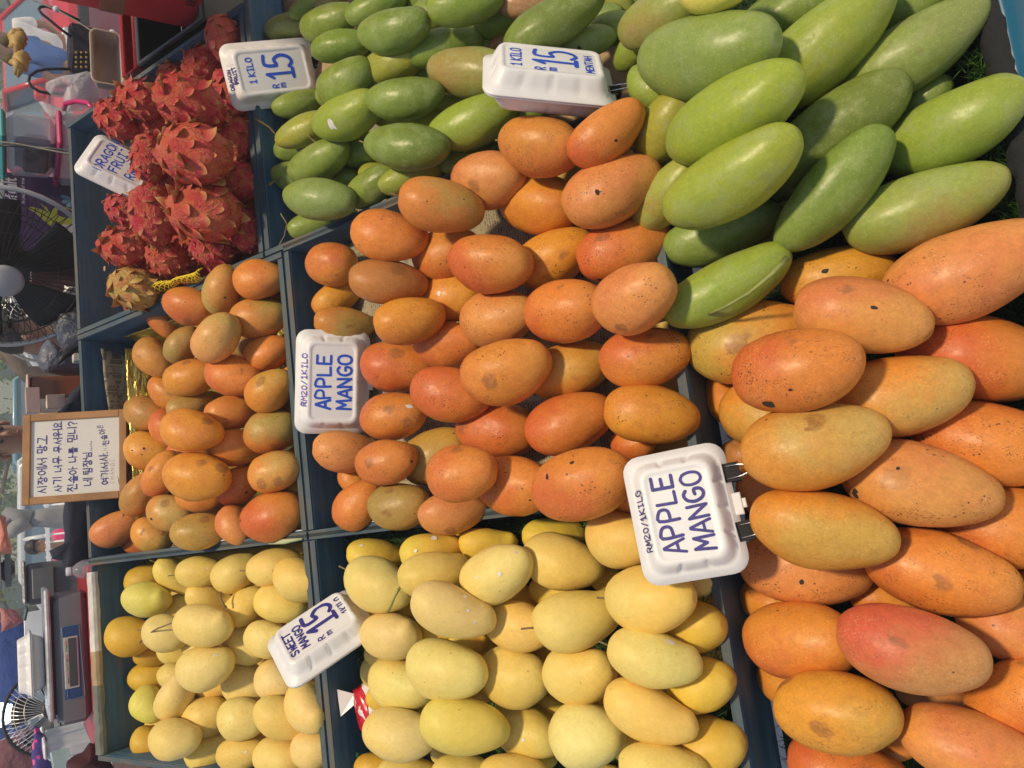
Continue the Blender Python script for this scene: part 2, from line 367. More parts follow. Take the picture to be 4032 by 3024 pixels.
def bract_mesh(seed):
    """thick leathery scale: broad swollen base on the skin, tip lifting and curling outward; x along the scale 0..1, z away from the skin"""
    r = random.Random(seed); nu, nv = 9, 8; V = []; F = []; curl = r.uniform(.5, 1.5); tw = r.uniform(-.25, .25)
    for i in range(nu + 1):
        u = i / nu
        w = .42 * (1 - u) ** .48 * (1 + .5 * math.sin(u * 3.1)) if u < 1 else .02
        th = .19 * (1 - u) ** .6 + .03
        cxp = u * .88 - (max(0, u - .6) ** 2) * curl; cz = .10 * math.sin(u * 2.4) + curl * .75 * u ** 2.4
        for side in (0, 1):
            for k in range(nv):
                s = (k / (nv - 1) * 2 - 1) if side == 0 else (1 - k / (nv - 1) * 2)
                y = s * w + tw * u * u; edge = math.sqrt(max(0, 1 - s * s))
                z = cz + (edge * th if side == 0 else -edge * th * .45) - .12 * (1 - u) * (side) + .16 * (abs(s) ** 2) * (1-u) * -1 + .10 * abs(s) ** 2 * u
                V.append((cxp, y, z))
    n2 = 2 * nv
    for i in range(nu):
        for k in range(n2): F.append((i*n2+k, i*n2+(k+1) % n2, (i+1)*n2+(k+1) % n2, (i+1)*n2+k))
    F.append(tuple(nu * n2 + k for k in range(n2)))
    me = mesh('bract', V, F, True); me.materials.append(M['bract']); return me
DRAG = [dragon_mesh(s) for s in range(4)]; BRACT = [bract_mesh(s) for s in range(5)]

# ------------------------------------------------------------------ fruit: where each one lies in its crate
# one entry per fruit: x y length width angle layer colour, measured on nine enlarged tiles of the photograph
TILE = {'A': (0, 0), 'B': (0, 1000), 'C': (0, 1974), 'D': (1300, 0), 'E': (1300, 1000), 'F': (1300, 1974), 'H': (2632, 0), 'I': (2632, 1000), 'J': (2632, 1974)}
DATA = {
'AL': """B 1620 155 310 245 -5 1 o;1385 225 290 232 -75 1 g;1185 320 300 235 10 .8 o;1010 390 275 190 60 .3 r;1615 395 345 235 -8 1 rg;1350 520 312 262 -45 1.1 pg
1140 565 235 200 -50 .3 b;965 650 260 215 40 0 ob;1670 615 285 222 -22 .9 o;1185 765 305 220 -12 1 y;1450 755 325 238 15 1 o;1060 870 260 190 35 0 y;1680 845 305 250 -30 1.1 yg
1190 950 275 170 -10 .3 b;925 995 270 205 20 0 ob;1060 1090 245 210 40 .3 r;1195 1098 350 255 12 1.7 y;1450 980 325 210 -12 .6 o;1690 1100 325 270 -20 1 rg;930 1225 280 220 15 0 y
1475 1200 340 215 -5 .6 y;1010 1365 275 205 -55 .5 o;1232 1385 378 285 8 1.9 y;1715 1350 315 252 -15 1 og;1180 1240 260 180 0 .5 o;880 1490 275 205 -52 0 ob;1480 1440 262 225 -35 .6 rs
1250 1508 285 200 10 .5 o;1065 1610 275 218 10 .5 og;1703 1627 378 285 -15 1 r;1530 560 200 150 0 0 b;1850 1450 200 180 0 0 y;1330 660 200 150 0 0 b;1330 940 220 160 20 0 b;1600 1260 220 160 20 0 b
C 730 165 292 200 -25 0 p;950 210 235 205 25 .4 og;1240 185 315 215 -5 .7 yb;1460 150 232 198 60 .8 p;870 250 200 150 10 0 o""",
'YB': """C 905 475 232 180 -25 0 e;918 608 278 215 5 .8 v;1100 470 300 190 35 .4 l;1255 440 285 198 -5 .7 l;1470 440 278 235 -20 .8 l;1715 405 332 228 -10 .9 l;1870 490 290 268 20 1.1 l
770 700 205 150 -50 0 e;815 835 282 230 5 .5 e;1120 660 225 170 -20 .2 l;1310 605 290 185 10 .6 l;1035 825 255 225 10 1 p;1270 770 342 255 8 1.7 p;1530 650 270 215 -35 .9 l;1750 635 320 225 15 1 l
1900 710 225 165 -30 .7 l;950 960 230 125 0 0 e;930 1090 235 165 -5 0 e;1090 940 220 150 20 .2 l;1520 885 290 238 35 .8 p;1665 855 250 225 10 1 p;1085 1080 190 145 0 .3 l
1095 1210 268 208 -60 .9 p;1278 1030 335 258 -10 1.7 p;1540 1130 300 252 20 .8 p;1325 1130 245 190 10 .3 l;925 1268 215 187 60 .1 v;1735 1110 255 238 20 .9 p;1915 1285 272 258 60 1 p
1290 1335 285 232 -10 .7 l;1510 1350 282 243 5 .9 p;1755 1350 348 232 22 1 l;925 1500 205 172 30 0 e;1090 1478 292 235 10 1.2 p;1315 1550 300 205 -20 .6 l;1515 1565 300 212 -10 .8 l
1755 1590 330 238 5 .9 l;1960 1540 250 235 0 1 p;1110 1600 205 120 0 .2 l;1640 760 200 150 0 .2 l;1450 1240 200 150 0 .1 l;1200 1190 200 150 0 0 l;1400 1480 200 150 0 .1 l;1000 1400 180 130 0 0 l;1640 1500 200 150 0 0 l;1240 910 210 150 20 .5 l""",
'YF': """F 285 335 372 200 5 .2 d;300 520 425 300 25 1 p;630 310 372 230 -10 .3 d;650 450 432 270 -8 1.1 l;985 268 402 205 0 .3 d;1040 445 455 322 -25 1.1 p;1395 215 402 222 0 .2 d
1450 375 495 325 15 1.1 l;1810 232 402 352 10 1.2 l;1990 607 540 385 0 1.3 l;765 685 522 308 20 1.6 p;1170 770 428 302 15 .6 l;1540 730 545 345 -12 1.2 l;1390 560 290 200 0 .2 d;385 835 368 282 5 .8 p
640 800 265 190 0 .3 d;725 1045 492 345 12 1.6 p;1150 1090 440 350 10 .6 l;1560 1075 442 358 -5 1.1 l;2015 975 600 322 15 1.4 p;450 1140 412 305 15 .8 p;320 950 205 135 0 0 l
435 1447 438 298 10 .9 p;840 1397 535 350 8 1.6 v;1225 1425 432 335 25 .6 l;1595 1450 446 382 10 1.1 p;1990 1320 620 330 25 1.3 l;1400 1290 250 160 30 .2 d;290 1660 262 180 0 .5 e;490 1700 392 222 0 .8 l
830 1690 382 240 0 .9 l;1145 1700 432 242 0 .9 l;1650 1730 402 200 0 .5 l;2070 1670 520 302 8 1.2 l;1740 490 262 170 20 .3 d;1360 930 272 182 0 .2 d;920 1180 240 150 0 .2 l;740 1570 220 140 0 .3 l
2180 765 250 190 30 .3 d;340 1240 230 150 20 .1 d;640 1250 300 180 20 .2 l;1280 1600 260 170 0 .1 d;640 1340 260 200 0 .6 l;860 880 240 150 0 .1 d;1900 700 240 160 0 .2 d;1800 1500 260 170 0 .2 d;1700 1230 260 170 0 .1 d;430 690 240 140 0 .1 d
J 150 775 365 340 0 .6 d;200 1130 402 342 0 .6 d;235 1520 440 392 0 .7 d;200 500 225 180 0 .5 p""",
'AM': """D 1310 905 498 350 8 .9 os;1720 830 545 290 -38 1 r;990 1115 448 338 -10 .5 p;1310 1272 488 350 5 .5 y;1755 1185 612 385 -25 .9 ps;695 1280 512 305 12 .7 rg;370 1468 457 298 10 .5 os
1825 1545 572 355 -20 .7 rs;725 1580 418 288 -15 .4 os;1003 1635 500 348 5 .7 rs;1390 1600 500 330 -25 .5 ys;15 1645 292 250 0 .2 os
E 365 175 498 265 5 .6 rb;50 265 330 190 -30 .2 ys;90 437 400 200 5 .4 rg;495 410 428 268 -12 .4 ys;755 262 382 288 0 .4 y;745 558 420 285 -5 .4 os;1045 395 468 332 -10 .6 ps
1470 355 500 368 -8 .7 rs;1895 270 505 388 -25 .9 ps;430 703 450 292 5 .4 rs;1093 725 548 365 -15 .7 os;1490 720 512 330 -18 .5 yg;1955 642 535 342 -10 .8 os;395 1005 398 285 -10 .5 rs;747 870 480 318 8 .6 rs
1045 1093 492 328 5 .6 rs;1490 1050 542 350 -20 .7 r;2000 995 560 350 8 .9 ys;100 1225 390 235 5 .4 ps;350 1290 370 258 -10 .5 os;650 1255 432 300 -25 .4 yb;820 1363 425 332 -8 1.6 os
1150 1435 480 348 5 .6 rs;1570 1433 608 410 -15 .9 os;1885 1180 260 200 0 .1 r;1890 1455 302 280 0 .4 r;178 1555 332 255 -45 .4 os;430 1565 372 268 -5 .7 b;772 1595 432 250 -15 .5 p;140 1400 200 150 60 0 y""",
'GM': """A 1790 165 262 170 -15 .3 bg;1930 35 285 130 -25 .5 g;2050 135 342 218 -20 .7 g;2125 285 342 208 -10 .6 g;1860 640 302 160 -15 .3 g;2150 510 345 275 -30 .9 g;1885 810 332 198 -25 .4 yl;2160 720 402 268 -25 1 gl
1985 1000 372 238 -30 .6 g;1985 1235 402 255 5 1.3 gb;2090 1110 272 172 0 .4 g;2010 1385 452 190 -15 .4 g;2060 8 205 95 -20 .7 bg
D 190 925 322 220 -10 .6 gd;290 40 372 205 -25 .8 g;395 185 410 268 -12 1.1 gd;395 400 392 258 -25 .7 yl;640 90 262 200 0 .5 g;840 30 432 238 -10 1.1 g;715 290 452 245 -15 .7 g;465 610 436 258 -8 1.2 gd
350 700 262 172 30 .4 yl;872 447 492 308 3 1.2 br;1050 120 332 210 -25 .6 g;1200 35 332 185 10 .9 rr;1100 240 262 125 -35 .3 rr;1390 140 622 300 -30 1.2 gd;1560 270 402 212 -15 .7 gb;720 620 262 135 0 .3 yl
590 720 332 135 0 .3 yl;470 908 474 302 3 1.2 gd;895 750 532 298 -22 1.2 gl;262 1155 325 225 -35 .7 g;515 1095 402 210 -20 .5 yl;870 978 470 172 -20 .4 g;1200 680 302 182 0 .5 g;1750 170 285 202 -10 .5 g
1830 -5 242 152 0 .5 g;1900 290 302 218 -50 .6 gl;1990 540 285 228 40 .6 gl;2065 95 520 335 -30 1.3 br;2070 815 440 335 -60 .8 yl;2080 1220 462 305 -50 .7 yb;1660 130 300 200 -20 .2 gd;20 600 200 150 0 .1 g;300 330 200 150 0 .1 g;620 440 220 150 0 .1 gd;1330 520 300 200 -20 .3 g""",
'GF': """H 235 345 815 505 -10 1.3 gb;800 60 800 340 -25 .7 gd;945 300 955 445 -42 1 gl;1450 60 505 300 -30 .4 gb;1495 335 905 400 -33 .7 gb;382 722 832 462 -32 1.4 gl;1020 812 935 425 -35 .9 gd
1722 805 850 430 -25 .6 gl;388 1118 855 435 -32 1.6 gl;1020 1192 1020 372 -48 1.6 gd;1580 1290 905 430 -20 .8 br;330 1445 702 325 -20 .6 gd;640 1430 352 205 -50 .2 yl;700 1150 352 200 -40 .2 gd;1500 700 500 260 -40 .1 gd;300 560 500 300 -30 .3 gd
I 360 205 802 352 -28 .9 gl""",
'AF': """I 1050 140 742 378 -10 .4 ys;1862 110 1000 540 -20 .9 ps;1205 382 800 445 10 1.4 p;500 535 742 490 -12 .9 gs;790 715 742 500 -10 1.8 rs;1905 640 862 530 8 .7 r;1430 880 790 490 -12 1.1 og
900 1185 842 500 -12 1.6 og;1990 1175 822 480 12 .8 os;370 920 332 242 60 .1 y;560 1010 462 362 20 .4 yg;1555 1430 965 505 12 1.4 ps;450 1250 242 200 0 0 rb;620 1470 362 302 0 .4 p
J 957 170 905 480 12 1.7 yg;2120 150 762 480 5 .6 os;850 412 782 430 5 .9 ps;1690 440 965 480 15 1.3 os;620 620 332 242 20 .2 y;1330 600 422 222 10 .3 ys;820 868 642 468 0 1 o;1505 915 1085 475 14 1.8 rp
2160 790 645 385 20 .7 p;740 1130 362 262 30 .3 y;1045 1310 702 468 5 1.3 yg;1640 1190 602 232 10 .3 rb;2185 1240 605 455 -30 .9 os;1120 1685 802 400 15 1.2 r;1870 1525 960 440 18 1.3 p;1430 1450 302 252 -45 .2 y;2260 560 402 302 0 .3 o""",
'DB': """A 875 620 245 235 20 1.1 d;1180 640 440 325 25 1.6 d;725 745 232 222 40 .8 d;1210 960 435 375 5 1.7 e;935 990 300 232 85 1.1 d;1270 1310 405 375 10 1.7 e;955 1330 330 295 80 1.2 d;762 1305 195 180 30 .5 k
772 1540 265 250 10 .8 e;1460 860 285 255 80 .9 k;1490 1130 265 240 20 .9 k;1540 1440 250 215 80 .9 k;1395 235 265 225 80 .8 s;1270 400 300 212 -30 .9 d;1060 460 155 145 20 .8 k;965 780 212 195 0 .6 d
1450 560 240 222 60 .6 k;1330 1560 300 205 10 1 k;1040 1610 262 210 30 1 e;1090 500 200 180 40 .9 d;1420 1230 220 200 0 .3 k;1120 1130 200 200 0 .5 d
B 835 215 285 255 20 .6 v;880 30 232 200 20 .5 e;985 90 215 190 30 .6 e;1130 45 212 185 0 .7 k;1390 60 250 175 20 .7 k;1270 110 200 150 0 .4 k"""}
DATA['PX'] = 'H 285 -95 430 350 0 2.3 v'
CRATE = {   # x0 x1 y0 y1 floor height (display coordinates, metres; rims at z = 0)
'AL': (-.01, .56, 1.19, 1.95, -.12), 'YB': (-.49, -.03, 1.19, 1.95, -.13), 'DB': (.575, 1.14, 1.25, 1.95, -.13),
'AM': (-.01, .56, .385, 1.17, -.062), 'YF': (-.64, -.03, .385, 1.17, -.085), 'GM': (.575, 1.24, .385, 1.22, -.085),
'GF': (-9, 9, -.055, .37, -.115), 'AF': (-9, 9, -.055, .37, -.115), 'PX': (-9, 9, -.055, .37, -.115)}
KIND = {'AL': 'apple', 'AM': 'apple', 'AF': 'apple', 'YB': 'yellow', 'YF': 'yellow', 'GM': 'green', 'GF': 'green', 'PX': 'yellow', 'DB': 'dragon'}
ASPECT = {'apple': 1.5, 'yellow': 1.5, 'green': 2.05, 'dragon': 1.2}
FR = []
for bin_, txt in DATA.items():
    tl = None
    for tok in txt.replace('\n', ';').split(';'):
        w = tok.split()
        if w[0] in TILE: tl = w.pop(0)
        ox, oy = TILE[tl]; x, y, Lp, Wp, an, ly = map(float, w[:6])
        FR.append(dict(bin=bin_, px=ox + x / 1.58, py=oy + y / 1.58, L=Lp / 1.58, W=Wp / 1.58, an=an, ly=ly, col=w[6]))
def topx(p):
    c = CAM2TAB.T @ (np.asarray(p, float) - np.array([0, 0, HC])); return CX + FPX * c[0] / -c[2], CY - FPX * c[1] / -c[2], -c[2]
fr_ = random.Random(11)
for bn, sp_, W0, A0, cols in (('AL', .085, .072, 1.3, ['o', 'y', 'ob', 'r', 'b']), ('YB', .085, .075, 1.25, ['l', 'd', 'p', 'l']), ('YF', .10, .080, 1.3, ['d', 'l']), ('GM', .078, .068, 1.75, ['g', 'gd', 'yl']), ('DB', .08, .088, 1.1, ['k', 'd', 'e'])):
    X0, X1, Y0, Y1, zf_ = CRATE[bn]; own = [f for f in FR if f['bin'] == bn]
    if bn == 'AL': Y1 = 1.76
    if bn == 'YB': Y1 = 1.80
    if bn == 'GM': X1 = 1.05
    yy = Y0 + .05
    while yy < Y1 - .04:
        xx = X0 + .05 + fr_.uniform(0, .02)
        while xx < X1 - .04:
            px_, py_, dep = topx((xx + fr_.uniform(-.01, .01), yy + fr_.uniform(-.01, .01), zf_ + W0 * .5))
            best = 9
            for f in own:
                a = R_(f['an']); dx, dy = px_ - f['px'], py_ - f['py']; u = dx * math.cos(a) + dy * math.sin(a); v = -dx * math.sin(a) + dy * math.cos(a)
                best = min(best, math.hypot(u / (f['L'] / 2), v / (f['W'] / 2)))
            if best > (.60 if bn in ('GM', 'DB') else .70) and not any(a_ < px_ < b_ and c2_ < py_ < d_ for a_, b_, c2_, d_ in ((860, 1320, 110, 460), (1880, 2480, 150, 500), (1050, 1500, 2290, 2750))) and not (bn == 'DB' and px_ < 560) and -30 < py_ < 3060:
                w = W0 * FPX / dep * fr_.uniform(.9, 1.1); nf = dict(bin=bn, px=px_, py=py_, L=w * A0, W=w, an=fr_.uniform(-40, 40), ly=-.15, col=fr_.choice(cols)); FR.append(nf); own.append(nf)
            xx += sp_
        yy += sp_
N = len(FR)
rays = np.array([CAM2TAB @ _cray(f['px'], f['py']) for f in FR])
W_ = np.array([f['W'] for f in FR]) * np.array([{'AM': 1.12, 'GM': 1.02}.get(f['bin'], 1.09) for f in FR]); L_ = np.array([f['L'] for f in FR]) * np.array([1.14 if f['bin'] == 'GM' else 1.065 for f in FR]); LY = np.array([f['ly'] for f in FR])
ZF = np.array([CRATE[f['bin']][4] for f in FR])
t0 = (HC - ZF) / (-rays[:, 2] + W_ / 2 * (1 + 1.15 * LY)); t = t0.copy()
AX = np.zeros((N, 3)); AR = np.zeros(N)
for i, f in enumerate(FR):
    e = np.array([math.cos(R_(f['an'])), -math.sin(R_(f['an'])), 0]); v = _cray(f['px'], f['py']); v = v / np.linalg.norm(v)
    e = e - v * (e @ v); e /= np.linalg.norm(e)
    k = KIND[f['bin']]; ar = max(L_[i] / W_[i], 1.0); A = ASPECT[k]
    # wide-angle stretch away from the picture's centre is part of the measured length
    cphi = 1.0 if ar >= A else math.sqrt(max(0, (ar * ar - 1) / (A * A - 1))); phi = min(math.acos(cphi), R_(38))
    arf = math.sqrt(max(1, (ar * ar - math.sin(phi) ** 2))) / math.cos(phi) if phi > 0 else ar
    a = e * math.cos(phi) + (-v) * math.sin(phi) * (1 if e[0] > 0 else -1) * (.4 + .6 * abs(e[0]))
    a /= np.linalg.norm(a); AX[i] = CAM2TAB @ a; AR[i] = min(max(arf, ar), A * 1.12)
# settle: slide overlapping fruit apart along their lines of sight, keeping their size in the picture
bins = np.array([{'GF': 'T', 'AF': 'T', 'PX': 'T'}.get(f['bin'], f['bin']) for f in FR])
S3 = np.array([-.62, 0, .62]); SR = np.array([.72, .97, .72])
pairs = []
for i in range(N):
    for j in range(i + 1, N):
        if bins[i] != bins[j]: 
            if not ({bins[i], bins[j]} <= {'T', 'GM'} or False): continue
        if (FR[i]['px'] - FR[j]['px']) ** 2 + (FR[i]['py'] - FR[j]['py']) ** 2 < (.5 * (L_[i] + L_[j])) ** 2 * 1.1: pairs.append((i, j))
P = np.array(pairs); pi, pj = P[:, 0], P[:, 1]
front = np.where(LY[pi] >= LY[pj], 1., -1.)
for it in range(110):
    b = W_ * t / 2; c = rays * t[:, None]; a = b * AR
    pts = c[:, None, :] + AX[:, None, :] * (S3[None, :, None] * a[:, None, None]); rad = b[:, None] * SR[None, :]
    d = np.linalg.norm(pts[pi][:, :, None, :] - pts[pj][:, None, :, :], axis=3)
    pen = (rad[pi][:, :, None] + rad[pj][:, None, :] - d).max(axis=(1, 2)) - .003
    pen = np.clip(pen, 0, .03) * .35 / FPX
    dt = np.zeros(N); np.add.at(dt, pi, -front * pen * .5); np.add.at(dt, pj, front * pen * .5)
    t = t + np.clip(dt, -.006 / FPX * 1.0, .006 / FPX) + (t0 - t) * .02
    b = W_ * t / 2; zc = HC + rays[:, 2] * t; yc = rays[:, 1] * t
    low = ZF + b * .80; t = np.where(zc < low, (HC - ZF) / (-rays[:, 2] + W_ / 2 * .80), t)
    for bn in ('YB', 'AL', 'DB', 'YF', 'AM', 'GM'):      # fruit lower than its crate's front rim stays behind it
        y0 = CRATE[bn][2]; msk = (bins == bn) & (HC + rays[:, 2] * t < b * .7)
        lim = (y0 + b * .85) / rays[:, 1]
        t = np.where(msk & (t < lim) & ((lim / t) < 1.06), lim, t)
        X0, X1 = CRATE[bn][:2]; xc = rays[:, 0] * t; zc = HC + rays[:, 2] * t     # and fruit that hangs over a side board rests on top of it
        over = (bins == bn) & ((xc - b * .72 < X0) | (xc + b * .72 > X1)) & (zc < b * .55) & (LY > .15)
        want = HC / (-rays[:, 2] + W_ / 2 * .55); t = np.where(over & (want > t * .93), want, t)
for i, f in enumerate(FR): f['c'] = rays[i] * t[i] + np.array([0, 0, HC]); f['b'] = W_[i] * t[i] / 2; f['a'] = f['b'] * AR[i]; f['ax'] = AX[i]; f['t'] = t[i]
# ------------------------------------------------------------------ fruit: looks, names and labels
# code: base colour, blush colour, words
APP = {'o': ((.71, .260, .045), (.62, .155, .04), 'orange'), 'y': ((.73, .315, .035), (.66, .22, .04), 'golden orange'), 'r': ((.68, .235, .040), (.62, .14, .035), 'red blushed'),
       'p': ((.72, .30, .078), (.66, .21, .07), 'peach pink'), 'g': ((.62, .33, .07), (.42, .37, .09), 'green tinged orange'), 'b': ((.50, .27, .06), (.38, .27, .07), 'olive brown'),
       'rg': ((.64, .235, .045), (.44, .32, .08), 'red and green'), 'pg': ((.68, .33, .10), (.54, .40, .11), 'pale pink and green'), 'ob': ((.66, .275, .055), (.42, .23, .055), 'brownish orange'),
       'yg': ((.71, .29, .035), (.60, .36, .07), 'yellow green shouldered'), 'og': ((.70, .29, .045), (.58, .38, .10), 'orange green tipped'), 'yb': ((.60, .34, .06), (.44, .28, .06), 'brownish yellow'),
       'rb': ((.56, .215, .05), (.36, .18, .06), 'brownish red'), 'rp': ((.56, .30, .09), (.62, .12, .055), 'pinkish red green tipped'), 'gs': ((.69, .29, .04), (.54, .37, .07), 'green shouldered golden')}
YEL = {'l': ((.80, .575, .13), (.80, .62, .18), 'pale yellow'), 'p': ((.82, .645, .225), (.80, .60, .17), 'creamy pale yellow'), 'd': ((.76, .50, .065), (.76, .58, .08), 'deep yellow'),
       'e': ((.66, .40, .035), (.68, .45, .05), 'ripe amber yellow'), 'v': ((.72, .62, .11), (.74, .65, .16), 'greenish yellow')}
GRN = {'g': ((.185, .26, .035), (.28, .36, .06), 'green'), 'gd': ((.155, .22, .035), (.24, .33, .06), 'dark green'), 'gl': ((.30, .36, .04), (.29, .39, .06), 'light green'), 'gb': ((.23, .29, .08), (.26, .34, .06), 'bluish green'),
       'yl': ((.36, .35, .04), (.31, .37, .05), 'yellow green'), 'br': ((.30, .33, .07), (.38, .26, .08), 'brown flushed green'), 'bg': ((.23, .25, .07), (.32, .25, .08), 'dull brownish green'),
       'rr': ((.36, .23, .10), (.46, .18, .09), 'reddish brown'), 'yb': ((.41, .40, .06), (.42, .22, .07), 'brown ended yellow green')}
DRA = {'d': ((.52, .020, .035), (.44, .38, .10), 'red'), 'k': ((.48, .014, .05), (.42, .28, .09), 'deep pink red'), 'e': ((.54, .05, .04), (.44, .38, .11), 'red and gold weathered'), 's': ((.58, .09, .07), (.40, .22, .10), 'smooth pink'), 'v': ((.55, .40, .10), (.42, .07, .05), 'yellow green and pink')}
PAL = {'apple': APP, 'yellow': YEL, 'green': GRN, 'dragon': DRA}
WHERE = {'AL': 'foil lined crate', 'YB': 'back yellow crate', 'DB': 'dragon fruit crate', 'AM': 'newspaper lined crate', 'YF': 'grass lined crate',
         'GM': 'green mango crate', 'GF': 'front tray', 'AF': 'front tray', 'PX': 'pile'}
FULL = {'AL': 'orange mangoes in the gold foil lined back crate', 'YB': 'yellow mangoes in the back crate', 'DB': 'dragon fruit in the back crate', 'AM': 'orange mangoes on newspaper in the middle crate',
        'YF': 'yellow mangoes in the grass lined crate', 'GM': 'green mangoes in the middle crate', 'GF': 'large green mangoes in the front tray', 'AF': 'large orange mangoes in the front tray', 'PX': None}
ORD = ['first', 'second', 'third', 'fourth', 'fifth', 'sixth', 'seventh', 'eighth', 'ninth', 'tenth', 'eleventh', 'twelfth']
NOUN = {'apple': 'mango', 'yellow': 'mango', 'green': 'mango', 'dragon': 'dragon fruit'}
for bn in DATA:      # files run down the photograph, counted from the back (left) of each crate
    idx = sorted([i for i in range(N) if FR[i]['bin'] == bn], key=lambda i: FR[i]['px'])
    per = 7 if len(idx) > 30 else 5
    for q in range(0, len(idx), per):
        colm = sorted(idx[q:q + per], key=lambda i: FR[i]['py'])
        for r, i in enumerate(colm):
            f = FR[i]; f['file'] = q // per; f['rank'] = r
            k = KIND[bn]; code = f['col']; sp = code.endswith('s') and len(code) > 1 and code != 'gs' or code == 'gs'
            cc = code if code in PAL[k] else code.rstrip('s')
            f['cc'] = cc; f['sp'] = 1.0 if sp else .3
            look = PAL[k][cc][2] + (' freckled' if sp else '')
            pos = 'topmost' if r == 0 else ('bottommost' if r == len(colm) - 1 else ORD[r] + ' from top')
            f['label'] = f"{look} {NOUN[k]} in {WHERE[bn]}, {pos} in {ORD[q // per]} column"
SPECIAL = {('AF', 1505 / 1.58 + 2632): 'long pinkish red mango with green tip, front tray, right of the big label box',
           ('GF', 1020 / 1.58 + 2632): None}
seen = {}
for f in FR: seen[f['label']] = seen.get(f['label'], 0) + 1
used = set()
NAME = {'apple': 'orange_mango', 'yellow': 'yellow_mango', 'green': 'green_mango', 'dragon': 'dragon_fruit'}
STEM = {'YB': {2, 3, 11, 13, 5, 6}, 'YF': {1, 9, 12, 19}, 'AM': {0, 5, 18}, 'GM': {24, 30, 21}, 'AF': {12}}
cnt = {}
SUNK = []
for i, f in enumerate(FR):
    bn = f['bin']; k = KIND[bn]; q = cnt.get(bn, 0); cnt[bn] = q + 1
    r = random.Random(i * 7 + 1)
    ex = TAB2W @ f['ax']; ex /= np.linalg.norm(ex)
    up = TAB2W @ np.array([0, 0, 1.]); ez = up - ex * (up @ ex); ez /= np.linalg.norm(ez)
    ro = r.uniform(-1.0, 1.0) if k != 'dragon' else r.uniform(-3, 3)
    ey = np.cross(ez, ex); y2 = ey * math.cos(ro) + ez * math.sin(ro); z2 = np.cross(ex, y2)
    me = DRAG[i % 4] if k == 'dragon' else MESH[k][i % 8]
    o = bpy.data.objects.new(NAME[k], me); COL.objects.link(o)
    o.location = t2w(f['c']); o.rotation_mode = 'QUATERNION'; o.rotation_quaternion = basis_quat(ex, y2, z2)
    sh = .97 if k == 'dragon' else 1.0
    o.scale = (f['a'] * sh, f['b'] * sh, f['b'] * sh)
    base, blush, _ = PAL[k][f['cc']]
    j = [1 + r.uniform(-.07, .07) for _ in range(3)]; s = 1 + r.uniform(-.06, .06)
    o.color = (*[min(1, b_ * s * q_) for b_, q_ in zip(base, j)], 1)
    if bn == 'PX': f['label'] = 'bright lime yellow mango cut off by the photo top edge, resting on green mangoes'
    tag(o, f['label'], {'dragon': 'dragon fruit'}.get(k, 'mango'), FULL[bn])
    o['blush'] = [float(x) for x in blush]; o['tip'] = [float(x) for x in blush]
    o['speck'] = float(f['sp'] + r.uniform(0, .2)); th = r.uniform(-.6, .6)
    o['blush_at'] = [(.6 if f['cc'] in ('yg', 'og', 'pg', 'rg') else (-.8 if f['cc'] in ('rp', 'gs', 'r') else r.uniform(-.8, .2))), r.uniform(-.5, .5), r.uniform(-.1, .7)]
    f['ob'] = o
    if k == 'dragon':
        nb = 40; lim = .93
        for z in range(nb):
            u = -1 + 2 * (z + .6) / nb; ph = z * 2.39996 + i
            rr = math.sqrt(1 - u * u); p = Vector((u, rr * math.cos(ph), rr * math.sin(ph)))
            d = (Vector((1, 0, 0)) - p * u); d = d.normalized() if d.length > .05 else Vector((0, 1, 0))
            d = (d + Vector([r.uniform(-.55, .55) for _ in range(3)])); d = (d - p * d.dot(p)).normalized()
            sz = (.33 if f['cc'] != 's' else .42) * r.uniform(.65, 1.3) * (1.1 if abs(u) < .7 else .9)
            b = bpy.data.objects.new('bract', BRACT[(z + i) % 5]); COL.objects.link(b); b.parent = o
            m = Matrix((d, p.cross(d), p)).transposed().to_4x4(); m.translation = p * .91 - d * sz * .35
            b.matrix_local = m @ Matrix.Diagonal((sz * .82, sz * 1.15, sz * (.78 if f['cc'] != 's' else .45), 1))
            b.color = o.color; b['tip'] = o['tip']
    elif q in STEM.get(bn, ()):
        mb = MB(); L = r.uniform(.010, .018) / f['a']
        sx = f['b'] / f['a']; p0 = Vector((-.93, 0, 0))
        mb.tube([p0, p0 + Vector((-.10, .02, .03)), p0 + Vector((-.10 - L, .05, .10))], [.045, .032, .036], 7)
        mb.xf(lambda v: (-.93 + (v[0] + .93), v[1], v[2]))
        mb.build('stem', M['stem'], o)

# ------------------------------------------------------------------ crates, front tray, liners
TH = .015
